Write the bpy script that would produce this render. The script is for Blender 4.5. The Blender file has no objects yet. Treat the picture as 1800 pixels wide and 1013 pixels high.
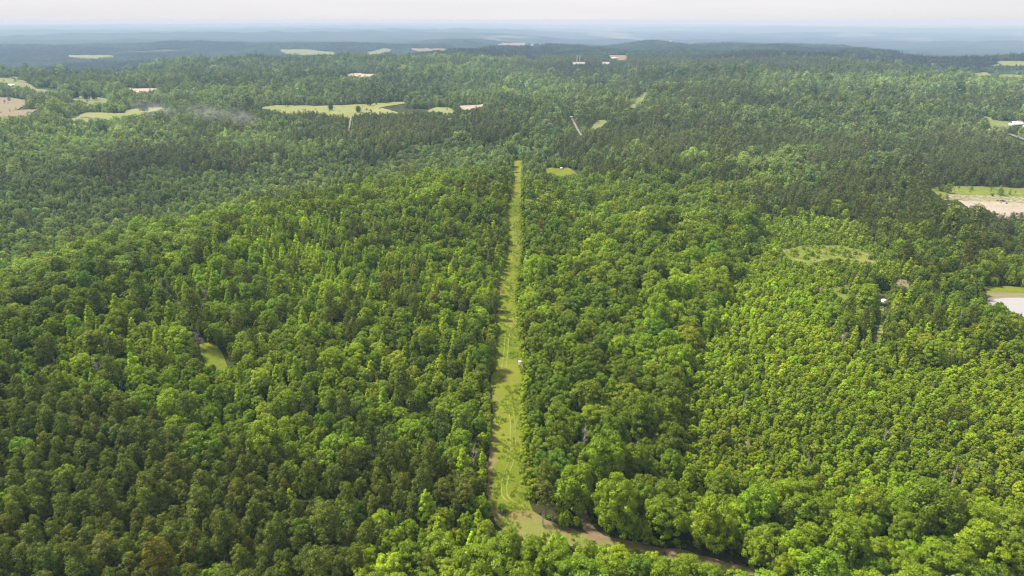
import bpy, math, random
import numpy as np
from mathutils import Vector, Matrix
from mathutils.geometry import delaunay_2d_cdt

SEED = 7
rng = np.random.default_rng(SEED)
random.seed(SEED)
scene = bpy.context.scene
COL = scene.collection

# ------------------------------------------------------------------ camera
CAM_H = 120.0
PITCH = math.radians(21.45)          # below the horizontal
cam_data = bpy.data.cameras.new("camera")
cam = bpy.data.objects.new("camera", cam_data)
COL.objects.link(cam)
cam_data.sensor_width = 36.0
cam_data.lens = 24.0
cam_data.clip_start = 0.5
cam_data.clip_end = 120000.0
cam.location = (0, 0, CAM_H)
cam.rotation_euler = (math.radians(90) - PITCH, 0, 0)
scene.camera = cam

# ------------------------------------------------------------------ sky, sun, exposure
SUN_EL = math.radians(53)
SUN_AZ = math.radians(-62)           # compass angle from +Y towards +X; the sun stands to the left, a little ahead
world = bpy.data.worlds.new("World")
scene.world = world
world.use_nodes = True
nt = world.node_tree
nt.nodes.clear()
w_out = nt.nodes.new("ShaderNodeOutputWorld")
w_bg = nt.nodes.new("ShaderNodeBackground")
sky = nt.nodes.new("ShaderNodeTexSky")
sky.sky_type = 'NISHITA'
sky.sun_disc = False
sky.sun_elevation = SUN_EL
sky.sun_rotation = SUN_AZ
sky.air_density = 1.0
sky.dust_density = 4.0
sky.altitude = 200
# a thin high overcast covers the blue: soft, nearly even cloud
tc = nt.nodes.new("ShaderNodeTexCoord")
mp = nt.nodes.new("ShaderNodeMapping")
mp.inputs['Scale'].default_value = (1.0, 1.0, 14.0)
nz = nt.nodes.new("ShaderNodeTexNoise")
nz.inputs['Scale'].default_value = 1.6
nz.inputs['Detail'].default_value = 4.0
nz.inputs['Roughness'].default_value = 0.45
cr = nt.nodes.new("ShaderNodeValToRGB")
cr.color_ramp.elements[0].position = 0.3
cr.color_ramp.elements[0].color = (0.70, 0.70, 0.735, 1)
cr.color_ramp.elements[1].position = 0.7
cr.color_ramp.elements[1].color = (0.86, 0.845, 0.845, 1)
sc_ = nt.nodes.new("ShaderNodeVectorMath"); sc_.operation = 'SCALE'
sc_.inputs['Scale'].default_value = 7.4
mx = nt.nodes.new("ShaderNodeMix"); mx.data_type = 'RGBA'
mx.inputs[0].default_value = 0.93
L = nt.links.new
L(tc.outputs['Generated'], mp.inputs['Vector'])
L(mp.outputs['Vector'], nz.inputs['Vector'])
L(nz.outputs['Fac'], cr.inputs['Fac'])
L(cr.outputs['Color'], sc_.inputs[0])
L(sky.outputs['Color'], mx.inputs[6])
L(sc_.outputs[0], mx.inputs[7])
L(mx.outputs[2], w_bg.inputs['Color'])
w_bg.inputs['Strength'].default_value = 0.0665
L(w_bg.outputs['Background'], w_out.inputs['Surface'])

sun_l = bpy.data.lights.new("sun", 'SUN')
sun_l.energy = 3.9
sun_l.angle = math.radians(6)
sun_l.color = (1.0, 0.94, 0.80)
sun = bpy.data.objects.new("sun", sun_l)
COL.objects.link(sun)
sd = Vector((math.sin(SUN_AZ) * math.cos(SUN_EL), math.cos(SUN_AZ) * math.cos(SUN_EL), math.sin(SUN_EL)))
sun.rotation_euler = sd.to_track_quat('Z', 'Y').to_euler()
sun.location = (0, 0, 110)

vs = scene.view_settings
scene.display_settings.display_device = 'sRGB'
vs.view_transform = 'Standard'
vs.look = 'None'
vs.exposure = 1.22
vs.gamma = 1.0
vs.use_curve_mapping = False
cy = scene.cycles
cy.max_bounces = 6
cy.diffuse_bounces = 4
cy.glossy_bounces = 2
cy.transmission_bounces = 3
cy.transparent_max_bounces = 12
cy.volume_bounces = 0
cy.use_denoising = True
cy.filter_width = 1.25

# ------------------------------------------------------------------ helpers
FPX = 1200.0
CP, SP = math.cos(PITCH), math.sin(PITCH)


def project(x, y, z):
    """world -> pixel of the 1800 x 1013 frame"""
    dx, dy, dz = x, y, z - CAM_H
    f = dy * CP - dz * SP
    u = dy * SP + dz * CP
    f = np.maximum(f, 1e-3)
    return 900 + FPX * dx / f, 506.5 - FPX * u / f


def ray(px, py):
    u = (px - 900) / FPX
    v = (506.5 - py) / FPX
    return u, CP + v * SP, -SP + v * CP


def smooth(a, b, x):
    t = np.clip((x - a) / (b - a), 0, 1)
    return t * t * (3 - 2 * t)


class Waves:
    """smooth value noise from random sines, in about -1..1"""
    def __init__(self, seed, lam, n=9):
        r = np.random.default_rng(seed)
        a = r.uniform(0, 2 * np.pi, n)
        k = 2 * np.pi / (lam * r.uniform(0.6, 1.6, n))
        self.kx, self.ky, self.ph = k * np.cos(a), k * np.sin(a), r.uniform(0, 2 * np.pi, n)
        self.n = n

    def __call__(self, x, y):
        s = 0
        for kx, ky, p in zip(self.kx, self.ky, self.ph):
            s = s + np.sin(kx * x + ky * y + p)
        return s / math.sqrt(self.n) / 1.2


def hash01(ix, iy, seed=0):
    h = (ix.astype(np.int64) * 374761393 + iy.astype(np.int64) * 668265263 + seed * 974634777) & 0xffffffff
    h = ((h ^ (h >> 13)) * 1274126177) & 0xffffffff
    return ((h ^ (h >> 16)) & 0xffff) / 65535.0


def vnoise(x, y, lam, seed=0):
    x = x / lam; y = y / lam
    ix = np.floor(x); iy = np.floor(y)
    fx = x - ix; fy = y - iy
    fx = fx * fx * (3 - 2 * fx); fy = fy * fy * (3 - 2 * fy)
    a = hash01(ix, iy, seed); b = hash01(ix + 1, iy, seed)
    c = hash01(ix, iy + 1, seed); d = hash01(ix + 1, iy + 1, seed)
    return (a * (1 - fx) + b * fx) * (1 - fy) + (c * (1 - fx) + d * fx) * fy


# ------------------------------------------------------------------ terrain heights
def flat_xy(px, py, z=0.0):
    a, b, c = ray(px, py)
    t = (z - CAM_H) / c
    return a * t, b * t


ridge_pts = [flat_xy(p[0], p[1], 26.0) for p in [(-260, 600), (0, 495), (130, 440), (260, 395), (420, 352), (600, 322), (800, 300)]]


def seg_signed(x, y, pts):
    """distance to a polyline and side (+ = to the left when walking along it)"""
    best = np.full(np.shape(x), 1e9); side = np.zeros(np.shape(x))
    for (x0, y0), (x1, y1) in zip(pts[:-1], pts[1:]):
        dx, dy = x1 - x0, y1 - y0
        l2 = dx * dx + dy * dy
        t = np.clip(((x - x0) * dx + (y - y0) * dy) / l2, 0, 1)
        ex, ey = x - (x0 + t * dx), y - (y0 + t * dy)
        d = np.hypot(ex, ey)
        s = np.sign(dx * ey - dy * ex)
        m = d < best
        best = np.where(m, d, best); side = np.where(m, s, side)
    return best * side


W900, W420, W230 = Waves(1, 900), Waves(2, 420), Waves(3, 220)
W3k, W7k = Waves(4, 2600), Waves(5, 7000)
EW = [-2500, 0, 180, 300, 700, 850, 1000, 1450, 1600, 2400, 4500]
EV = [1500, 1560, 1640, 1980, 2200, 2900, 4400, 4800, 2500, 2100, 2100]


def height_raw(x, y):
    r = np.hypot(x, y)
    yy = np.maximum(y, 1.0)
    w = np.where(y > 0, 900 + 1288 * x / yy, np.where(x > 0, 4000, -2000))
    w = np.clip(w, -2500, 4500)
    fade = smooth(150, 700, r)
    h = fade * (4.0 * W900(x, y) + 3.0 * W420(x, y) + 1.2 * W230(x, y)) * (1 + 1.7 * smooth(900, 2600, r))
    # the wooded ridge at the left with the hollow behind it
    s = seg_signed(x, y, ridge_pts)
    k = smooth(-500, -120, x + 0.0 * y) * 0 + 1.0 - smooth(-60, 160, x)
    h = h + k * (14.0 * np.exp(-(s / 80.0) ** 2) - 20.0 * np.exp(-((s - 165) / 95.0) ** 2))
    # plateau edge
    E = np.interp(w, EW, EV)
    h = h - 78 * smooth(0, 0.34, (y - E) / E)
    h = h - smooth(820, 1000, w) * np.clip(y - 2000, 0, 3200) * 0.019
    # wooded hills near the plateau edge
    def hill(wc, yc, a, sw, sy):
        return a * np.exp(-((w - wc) / sw) ** 2 - ((y - yc) / sy) ** 2)
    h = h + hill(420, 2050, 9, 120, 220) + hill(620, 2150, 6, 90, 220)
    h = h + hill(960, 3700, 16, 60, 380) + hill(1150, 4000, 26, 60, 420) + hill(1265, 4300, 12, 40, 420) + hill(1050, 2900, 9, 60, 200) + hill(1330, 2600, 8, 80, 180)
    h = h + hill(1375, 3700, 20, 50, 340) + hill(1480, 3500, 10, 60, 300)
    h = h + hill(1560, 2900, 8, 80, 250) + hill(1750, 3600, 24, 90, 260)
    h = h + hill(1480, 1900, 10, 110, 160) + hill(1700, 1500, 7, 110, 120)
    # valley relief and the long far ridges
    far = smooth(3200, 6500, r)
    h = h + far * (10 * W3k(x, y))
    for c, a, sg, ph in ((5300, 34, 420, 2.2), (7000, 30, 520, 0.7), (9300, 52, 1000, 0.0), (13800, 50, 1500, 1.7), (21000, 62, 2500, 3.1), (30000, 70, 3500, 4.0)):
        cc = c * (1 + 0.06 * np.sin(w / 260 + ph) + 0.03 * np.sin(w / 97 + 2 * ph))
        amp = a * (0.72 + 0.22 * np.sin(w / 330 + 3 * ph) + 0.12 * np.sin(w / 120 + ph))
        h = h + amp * np.exp(-((r - cc) / sg) ** 2)
    h = h + smooth(9000, 20000, r) * 18 * W7k(x, y)
    return h


R_MAX = 42000.0
NR = 430
rr = np.geomspace(6.0, R_MAX, NR)
th_view = np.radians(np.linspace(-52, 52, 400))
th_rest = np.radians(np.linspace(52, 308, 66))[1:-1]
th = np.concatenate([th_view, th_rest])            # clockwise from +Y
NT = len(th)
TT, RR = np.meshgrid(th, rr)
GX, GY = RR * np.sin(TT), RR * np.cos(TT)
GH = height_raw(GX, GY)
LR0, LRS = math.log(6.0), (math.log(R_MAX) - math.log(6.0)) / (NR - 1)
th_ext = np.concatenate([th, [th[0] + 2 * np.pi]])
GHe = np.concatenate([GH, GH[:, :1]], axis=1)


def H(x, y):
    """height of the terrain sheet itself (bilinear on its own grid)"""
    x = np.asarray(x, float); y = np.asarray(y, float)
    r = np.maximum(np.hypot(x, y), 6.01)
    a = np.arctan2(x, y)
    a = np.where(a < th[0], a + 2 * np.pi, a)
    fi = (np.log(r) - LR0) / LRS
    fj = np.interp(a, th_ext, np.arange(NT + 1))
    i = np.clip(fi.astype(int), 0, NR - 2); j = np.clip(fj.astype(int), 0, NT - 1)
    u = np.clip(fi - i, 0, 1); v = fj - j
    return (GHe[i, j] * (1 - u) + GHe[i + 1, j] * u) * (1 - v) + (GHe[i, j + 1] * (1 - u) + GHe[i + 1, j + 1] * u) * v


def at(px, py, up=0.0):
    """first point of the ground (raised by up) seen at pixel px, py"""
    a, b, c = ray(px, py)
    t = np.geomspace(60, 40000, 2600)
    z = CAM_H + c * t
    g = H(a * t, b * t) + up
    k = np.argmax(z < g)
    if not (z < g).any():
        k = len(t) - 1
    k = max(k, 1)
    t0, t1 = t[k - 1], t[k]
    d0, d1 = z[k - 1] - g[k - 1], z[k] - g[k]
    tt = t0 + (t1 - t0) * (d0 / (d0 - d1) if d0 != d1 else 0.5)
    x, y = a * tt, b * tt
    return float(x), float(y), float(H(x, y))


# ------------------------------------------------------------------ materials
def new_mat(name):
    m = bpy.data.materials.new(name)
    m.use_nodes = True
    m.node_tree.nodes.clear()
    return m, m.node_tree.nodes, m.node_tree.links.new


def leaf_material():
    m, N, K = new_mat("leaves")
    out = N.new("ShaderNodeOutputMaterial")
    ti = N.new("ShaderNodeAttribute"); ti.attribute_type = 'INSTANCER'; ti.attribute_name = "tint"
    sh = N.new("ShaderNodeAttribute"); sh.attribute_type = 'GEOMETRY'; sh.attribute_name = "shade"
    mul = N.new("ShaderNodeVectorMath"); mul.operation = 'SCALE'
    K(ti.outputs['Vector'], mul.inputs[0]); K(sh.outputs['Fac'], mul.inputs['Scale'])
    d = N.new("ShaderNodeBsdfDiffuse"); t = N.new("ShaderNodeBsdfTranslucent")
    K(mul.outputs[0], d.inputs['Color'])
    yel = N.new("ShaderNodeVectorMath"); yel.operation = 'MULTIPLY'
    yel.inputs[1].default_value = (1.25, 1.3, 0.6)
    K(mul.outputs[0], yel.inputs[0]); K(yel.outputs[0], t.inputs['Color'])
    mixs = N.new("ShaderNodeMixShader"); mixs.inputs[0].default_value = 0.34
    K(d.outputs[0], mixs.inputs[1]); K(t.outputs[0], mixs.inputs[2])
    g = N.new("ShaderNodeBsdfGlossy"); g.inputs['Roughness'].default_value = 0.45
    g.inputs['Color'].default_value = (1, 1, 1, 1)
    m2 = N.new("ShaderNodeMixShader"); m2.inputs[0].default_value = 0.012
    K(mixs.outputs[0], m2.inputs[1]); K(g.outputs[0], m2.inputs[2])
    K(m2.outputs[0], out.inputs['Surface'])
    return m


def simple_mat(name, col, rough=0.8, var=0.25, scale=1.5, spec=0.3, col2=None, detail=5, bump=0.0):
    m, N, K = new_mat(name)
    out = N.new("ShaderNodeOutputMaterial")
    b = N.new("ShaderNodeBsdfPrincipled")
    b.inputs['Roughness'].default_value = rough
    b.inputs['Specular IOR Level'].default_value = spec
    tcn = N.new("ShaderNodeTexCoord"); nzn = N.new("ShaderNodeTexNoise")
    nzn.inputs['Scale'].default_value = scale; nzn.inputs['Detail'].default_value = detail
    r = N.new("ShaderNodeValToRGB")
    c2 = col2 or tuple(c * (1 - var) for c in col)
    r.color_ramp.elements[0].position = 0.35; r.color_ramp.elements[0].color = (*c2, 1)
    r.color_ramp.elements[1].position = 0.65; r.color_ramp.elements[1].color = (*col, 1)
    K(tcn.outputs['Object'], nzn.inputs['Vector']); K(nzn.outputs['Fac'], r.inputs['Fac'])
    K(r.outputs['Color'], b.inputs['Base Color'])
    if bump:
        bp = N.new("ShaderNodeBump"); bp.inputs['Strength'].default_value = 0.6; bp.inputs['Distance'].default_value = bump
        K(nzn.outputs['Fac'], bp.inputs['Height']); K(bp.outputs['Normal'], b.inputs['Normal'])
    K(b.outputs['BSDF'], out.inputs['Surface'])
    return m


def noise_chain(N, K, vec, scale, lo, hi, detail=5, rough=0.6):
    n = N.new("ShaderNodeTexNoise"); n.inputs['Scale'].default_value = scale
    n.inputs['Detail'].default_value = detail; n.inputs['Roughness'].default_value = rough
    K(vec, n.inputs['Vector'])
    mr = N.new("ShaderNodeMapRange"); mr.inputs['From Min'].default_value = lo; mr.inputs['From Max'].default_value = hi
    K(n.outputs['Fac'], mr.inputs['Value'])
    return mr.outputs['Result'], n.outputs['Fac']


def mixc(N, K, fac, a, b):
    m = N.new("ShaderNodeMix"); m.data_type = 'RGBA'
    if isinstance(fac, float): m.inputs[0].default_value = fac
    else: K(fac, m.inputs[0])
    for s, v in ((m.inputs[6], a), (m.inputs[7], b)):
        if isinstance(v, tuple): s.default_value = (*v, 1)
        else: K(v, s)
    return m.outputs[2]


def terrain_material():
    m, N, K = new_mat("forest_ground")
    out = N.new("ShaderNodeOutputMaterial")
    b = N.new("ShaderNodeBsdfPrincipled"); b.inputs['Roughness'].default_value = 0.95
    b.inputs['Specular IOR Level'].default_value = 0.1
    tcn = N.new("ShaderNodeTexCoord"); v = tcn.outputs['Object']
    f1, _ = noise_chain(N, K, v, 0.12, 0.4, 0.62, 6)
    f2, _ = noise_chain(N, K, v, 0.9, 0.35, 0.7, 5)
    floor_c = mixc(N, K, f1, (0.045, 0.036, 0.022), (0.045, 0.058, 0.016))
    floor_c = mixc(N, K, f2, floor_c, (0.030, 0.040, 0.012))
    # scrub land: grassy between the young trees
    at_s = N.new("ShaderNodeAttribute"); at_s.attribute_name = "scrub"
    scr = mixc(N, K, f2, (0.060, 0.085, 0.020), (0.090, 0.10, 0.030))
    near_c = mixc(N, K, at_s.outputs['Fac'], floor_c, scr)
    # far woods where single trees no longer show; the canopy's self-shadow is painted into these dark colours
    f3, _ = noise_chain(N, K, v, 0.0022, 0.38, 0.62, 7, 0.65)
    f4, h4 = noise_chain(N, K, v, 0.02, 0.35, 0.65, 8, 0.75)
    far_c = mixc(N, K, f3, (0.022, 0.028, 0.015), (0.036, 0.052, 0.020))
    far_c = mixc(N, K, f4, (0.014, 0.018, 0.010), far_c)
    # open fields among the far woods
    at_f = N.new("ShaderNodeAttribute"); at_f.attribute_name = "open"
    fld = mixc(N, K, f3, (0.08, 0.10, 0.05), (0.13, 0.12, 0.08))
    far_c = mixc(N, K, at_f.outputs['Fac'], far_c, fld)
    at_d = N.new("ShaderNodeAttribute"); at_d.attribute_name = "far"
    col = mixc(N, K, at_d.outputs['Fac'], near_c, far_c)
    K(col, b.inputs['Base Color'])
    bp = N.new("ShaderNodeBump"); bp.inputs['Distance'].default_value = 6.0; bp.inputs['Strength'].default_value = 0.8
    mu = N.new("ShaderNodeMath"); mu.operation = 'MULTIPLY'
    K(h4, mu.inputs[0]); K(at_d.outputs['Fac'], mu.inputs[1]); K(mu.outputs[0], bp.inputs['Height'])
    K(bp.outputs['Normal'], b.inputs['Normal'])
    K(b.outputs['BSDF'], out.inputs['Surface'])
    return m


def field_material(name, g1, g2, dirt, s_big=0.05, s_small=0.8, use_attr=True, lo=0.42, hi=0.62):
    """grass of two tones; worn earth where the attribute 'dirt' is high"""
    m, N, K = new_mat(name)
    out = N.new("ShaderNodeOutputMaterial")
    b = N.new("ShaderNodeBsdfPrincipled"); b.inputs['Roughness'].default_value = 0.95
    b.inputs['Specular IOR Level'].default_value = 0.1
    tcn = N.new("ShaderNodeTexCoord"); v = tcn.outputs['Object']
    f1, _ = noise_chain(N, K, v, s_big, 0.35, 0.65, 6, 0.6)
    f2, h2 = noise_chain(N, K, v, s_small, 0.3, 0.7, 6, 0.7)
    c = mixc(N, K, f1, g1, g2)
    dk = tuple(q * 0.62 for q in g1)
    f3 = N.new("ShaderNodeMath"); f3.operation = 'MULTIPLY'; f3.inputs[1].default_value = 0.55
    K(f2, f3.inputs[0])
    c = mixc(N, K, f3.outputs[0], c, dk)
    if use_attr:
        a = N.new("ShaderNodeAttribute"); a.attribute_name = "dirt"
        n = N.new("ShaderNodeTexNoise"); n.inputs['Scale'].default_value = s_small * 0.45
        n.inputs['Detail'].default_value = 7; n.inputs['Roughness'].default_value = 0.7
        K(v, n.inputs['Vector'])
        ad = N.new("ShaderNodeMath"); ad.operation = 'MULTIPLY_ADD'
        ad.inputs[1].default_value = 1.0
        K(a.outputs['Fac'], ad.inputs[0]); 
        sb = N.new("ShaderNodeMath"); sb.operation = 'SUBTRACT'; sb.inputs[1].default_value = 0.5
        K(n.outputs['Fac'], sb.inputs[0])
        s2 = N.new("ShaderNodeMath"); s2.operation = 'MULTIPLY'; s2.inputs[1].default_value = 1.5
        K(sb.outputs[0], s2.inputs[0]); K(s2.outputs[0], ad.inputs[2])
        mr = N.new("ShaderNodeMapRange"); mr.inputs['From Min'].default_value = 0.32; mr.inputs['From Max'].default_value = 0.72
        K(ad.outputs[0], mr.inputs['Value'])
        dc = mixc(N, K, f2, dirt, tuple(q * 0.75 for q in dirt))
        c = mixc(N, K, mr.outputs['Result'], c, dc)
    K(c, b.inputs['Base Color'])
    bp = N.new("ShaderNodeBump"); bp.inputs['Distance'].default_value = 0.25; bp.inputs['Strength'].default_value = 0.7
    K(h2, bp.inputs['Height']); K(bp.outputs['Normal'], b.inputs['Normal'])
    K(b.outputs['BSDF'], out.inputs['Surface'])
    return m


M_LEAF = leaf_material()
M_BARK = simple_mat("bark", (0.16, 0.13, 0.10), 0.9, 0.45, 2.0)
M_PINEBARK = simple_mat("pine_bark", (0.17, 0.12, 0.09), 0.9, 0.4, 2.0)
M_PALE = simple_mat("bleached_wood", (0.42, 0.36, 0.33), 0.9, 0.35, 3.0)
M_TERRAIN = terrain_material()
M_STRIP = field_material("strip_grass", (0.105, 0.142, 0.010), (0.195, 0.198, 0.024), (0.21, 0.155, 0.08), 0.035, 0.9)
M_ROAD = field_material("dirt_road", (0.16, 0.18, 0.035), (0.19, 0.165, 0.065), (0.205, 0.145, 0.09), 0.08, 0.9)
M_FIELD = field_material("pasture", (0.13, 0.17, 0.055), (0.20, 0.21, 0.09), (0.25, 0.20, 0.14), 0.03, 0.3)
M_YFIELD = field_material("yellow_pasture", (0.16, 0.20, 0.06), (0.24, 0.24, 0.09), (0.28, 0.24, 0.15), 0.02, 0.3)
M_BROWN = field_material("ploughed_field", (0.17, 0.17, 0.09), (0.22, 0.18, 0.12), (0.22, 0.165, 0.125), 0.01, 0.2)
M_SCRUB = field_material("rough_grass", (0.12, 0.17, 0.028), (0.20, 0.21, 0.05), (0.32, 0.22, 0.13), 0.08, 0.6)
M_SAND = field_material("pale_sand", (0.36, 0.31, 0.27), (0.32, 0.28, 0.26), (0.27, 0.24, 0.12), 0.05, 0.4)
M_TRACK = simple_mat("tyre_track_grass", (0.21, 0.215, 0.055), 0.95, 0.25, 0.22, 0.1, (0.13, 0.165, 0.02))
M_GRAVEL = simple_mat("gravel", (0.20, 0.185, 0.15), 0.95, 0.25, 0.5, 0.1)
M_WHITE = simple_mat("white_paint", (0.80, 0.79, 0.78), 0.5, 0.08, 2.0)
M_ROOF = simple_mat("white_metal_roof", (0.80, 0.80, 0.82), 0.4, 0.06, 0.4)
M_DARK = simple_mat("dark_wood", (0.05, 0.042, 0.035), 0.8, 0.3, 3.0)
M_GLASS = simple_mat("dark_window", (0.03, 0.035, 0.04), 0.15, 0.2, 1.0, 0.5)
M_REDROOF = simple_mat("rusty_roof", (0.30, 0.15, 0.11), 0.7, 0.3, 0.4)


def water_mat():
    m, N, K = new_mat("pond_water")
    out = N.new("ShaderNodeOutputMaterial")
    b = N.new("ShaderNodeBsdfPrincipled"); b.inputs['Roughness'].default_value = 0.12
    b.inputs['Base Color'].default_value = (0.29, 0.28, 0.29, 1)
    tcn = N.new("ShaderNodeTexCoord"); n = N.new("ShaderNodeTexNoise"); n.inputs['Scale'].default_value = 1.4
    K(tcn.outputs['Object'], n.inputs['Vector'])
    bp = N.new("ShaderNodeBump"); bp.inputs['Distance'].default_value = 0.02; bp.inputs['Strength'].default_value = 0.4
    K(n.outputs['Fac'], bp.inputs['Height']); K(bp.outputs['Normal'], b.inputs['Normal'])
    K(b.outputs['BSDF'], out.inputs['Surface'])
    return m


M_WATER = water_mat()


def tagobj(o, label=None, cat=None, group=None, kind=None):
    if label: o["label"] = label
    if cat: o["category"] = cat
    if group: o["group"] = group
    if kind: o["kind"] = kind
    return o


def mesh_np(name, V, F, mats, smooth_=False, shade=None, mat_idx=None):
    """V (n,3), F (m,k) with k 3 or 4"""
    me = bpy.data.meshes.new(name)
    V = np.asarray(V, np.float32); F = np.asarray(F, np.int32)
    me.vertices.add(len(V)); me.vertices.foreach_set("co", V.ravel())
    k = F.shape[1]
    me.loops.add(F.size); me.loops.foreach_set("vertex_index", F.ravel())
    me.polygons.add(len(F)); me.polygons.foreach_set("loop_start", np.arange(0, F.size, k, dtype=np.int32))
    me.update(calc_edges=True)
    for m in mats: me.materials.append(m)
    if mat_idx is not None: me.polygons.foreach_set("material_index", np.asarray(mat_idx, np.int32))
    if shade is not None:
        a = me.attributes.new("shade", 'FLOAT', 'FACE'); a.data.foreach_set("value", np.asarray(shade, np.float32))
    if smooth_: me.polygons.foreach_set("use_smooth", np.ones(len(F), bool))
    me.update()
    return me


def link(name, me, parent=None, coll=None):
    o = bpy.data.objects.new(name, me)
    (coll or COL).objects.link(o)
    if parent is not None: o.parent = parent
    return o


# ------------------------------------------------------------------ what is open ground in the picture
strip_L = [(905, 283), (904, 300), (902, 340), (893, 370), (893, 386), (896, 400), (896, 440), (892, 462), (884, 478), (880, 490), (880, 520), (878, 560), (876, 600), (873, 640),
           (868, 680), (870, 720), (868, 760), (864, 800), (862, 830), (861, 860), (866, 884), (872, 905)]
strip_R = [(934, 912), (927, 888), (919, 860), (914, 830), (914, 800), (913, 760), (913, 720), (914, 680), (914, 640), (911, 600), (905, 560), (904, 520), (908, 490), (910, 470),
           (914, 440), (914, 400), (912, 385), (911, 370), (915, 340), (917, 300), (917, 283)]
P_STRIP = strip_L + strip_R
P_ROAD = [(868, 900), (900, 900), (934, 904), (960, 914), (990, 927), (1040, 941), (1080, 947), (1130, 956), (1170, 964), (1210, 970), (1260, 984), (1310, 997),
          (1300, 1002), (1262, 993), (1225, 981), (1180, 972), (1130, 964), (1085, 956), (1050, 951), (1015, 944), (985, 938), (950, 936), (905, 936), (890, 926), (872, 912)]
P_SPUR = [(1012, 893), (1022, 893), (1032, 915), (1048, 935), (1062, 946), (1046, 944), (1028, 928), (1018, 910)]

FIELDS = [   # name, material, pixel polygon, label-free structure
    ("field", M_FIELD, [(-60, 140), (0, 138), (20, 137), (33, 143), (45, 146), (66, 153), (103, 157), (100, 160), (80, 161), (75, 166), (70, 164), (62, 156), (40, 153), (20, 152), (12, 147), (-60, 143)]),
    ("field", M_BROWN, [(-60, 172), (0, 172), (25, 173), (45, 177), (45, 182), (30, 188), (10, 192), (-60, 192)]),
    ("field", M_BROWN, [(-60, 200), (0, 197), (45, 194), (72, 193), (60, 197), (45, 203), (22, 204), (-60, 205)]),
    ("field", M_FIELD, [(110, 174), (135, 173), (138, 169), (160, 170), (190, 175), (188, 179), (165, 180), (158, 184), (150, 183), (155, 177)]),
    ("field", M_YFIELD, [(108, 208), (135, 202), (150, 199), (180, 199), (218, 200), (222, 195), (250, 189), (285, 190), (285, 195), (262, 198), (235, 202), (215, 204), (190, 209), (165, 211), (140, 210)]),
    ("field", M_YFIELD, [(455, 190), (486, 186), (560, 187), (640, 184), (712, 179), (714, 183), (690, 186), (668, 190), (700, 193), (740, 193), (770, 189), (790, 190), (803, 196), (790, 198), (740, 194), (700, 198),
                       (660, 197), (620, 200), (612, 204), (560, 197), (500, 196)]),
    ("clearing", M_SAND, [(808, 187), (850, 184), (848, 188), (815, 193)]),
    ("clearing", M_SAND, [(222, 153), (230, 158), (245, 160), (281, 158), (276, 156), (240, 157)]),
    ("clearing", M_SAND, [(608, 132), (630, 129), (660, 131), (650, 134), (612, 134)]),
    ("field", M_FIELD, [(1035, 222), (1050, 213), (1062, 211), (1068, 215), (1045, 227)]),
    ("field", M_STRIP, [(960, 297), (975, 295), (1000, 296), (1028, 304), (1005, 308), (975, 307), (961, 305)]),
    ("clearing", M_BROWN, [(1034, 97), (1099, 98), (1103, 100), (1102, 106), (1088, 106), (1070, 100), (1040, 99)]),
    ("clearing", M_SAND, [(1058, 109), (1073, 110), (1070, 113), (1057, 112)]),
    ("clearing", M_SAND, [(1004, 110), (1028, 110), (1030, 112), (1008, 112)]),
    ("clearing", M_SAND, [(926, 103), (936, 103), (948, 106), (940, 106)]),
    ("field", M_FIELD, [(1732, 112), (1760, 108), (1860, 108), (1860, 117), (1740, 114)]),
    ("field", M_FIELD, [(1708, 129), (1735, 128), (1750, 132), (1722, 135)]),
    ("field", M_FIELD, [(1752, 135), (1762, 132), (1860, 134), (1860, 139)]),
    ("field", M_FIELD, [(1625, 113), (1668, 113), (1660, 118), (1628, 117)]),
    ("field", M_FIELD, [(1726, 204), (1742, 208), (1745, 212), (1777, 215), (1860, 217), (1860, 224), (1778, 222), (1760, 222), (1743, 221), (1736, 213)]),
    ("clearing", M_SAND, [(1664, 343), (1700, 344), (1760, 345), (1870, 349), (1870, 378), (1800, 374), (1770, 374), (1745, 371), (1712, 364), (1690, 357), (1672, 350)]),
    ("clearing", M_SCRUB, [(1632, 332), (1665, 328), (1740, 329), (1870, 334), (1870, 350), (1800, 348), (1760, 345), (1700, 343), (1660, 342), (1640, 338)]),
    ("clearing", M_SCRUB, [(1375, 438), (1420, 432), (1480, 433), (1516, 434), (1545, 452), (1538, 460), (1505, 456), (1465, 452), (1425, 462), (1392, 456)]),
    ("clearing", M_SCRUB, [(1462, 505), (1492, 502), (1494, 514), (1510, 520), (1478, 520)]),
    ("clearing", M_BROWN, [(1572, 494), (1592, 491), (1602, 499), (1592, 503)]),
    ("clearing", M_SCRUB, [(1547, 542), (1553, 542), (1555, 556), (1552, 570), (1550, 582), (1542, 600), (1533, 600), (1541, 580), (1547, 562)]),
    ("clearing", M_STRIP, [(350, 606), (372, 602), (386, 614), (402, 628), (408, 642), (388, 646), (368, 638), (354, 624)]),
    ("lakeshore", M_STRIP, [(1728, 505), (1760, 504), (1870, 507), (1870, 522), (1800, 520), (1766, 519), (1738, 520)]),
    ("field", M_FIELD, [(80, 95), (120, 97), (200, 98), (202, 101), (150, 105), (138, 102), (100, 98)]),
    ("field", M_FIELD, [(480, 88), (545, 88), (592, 92), (585, 98), (530, 97), (500, 93)]),
    ("field", M_BROWN, [(718, 87), (750, 85), (792, 88), (760, 91), (735, 90)]),
    ("field", M_BROWN, [(865, 78), (905, 76), (975, 80), (960, 82), (900, 81)]),
    ("field", M_BROWN, [(1018, 82), (1044, 82), (1040, 84), (1022, 84)]),
    ("field", M_FIELD, [(640, 92), (672, 86), (690, 87), (680, 92), (650, 96)]),
]
P_WATER = [(1767, 526), (1800, 527), (1870, 528), (1870, 600), (1812, 566), (1792, 548), (1775, 542)]
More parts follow.
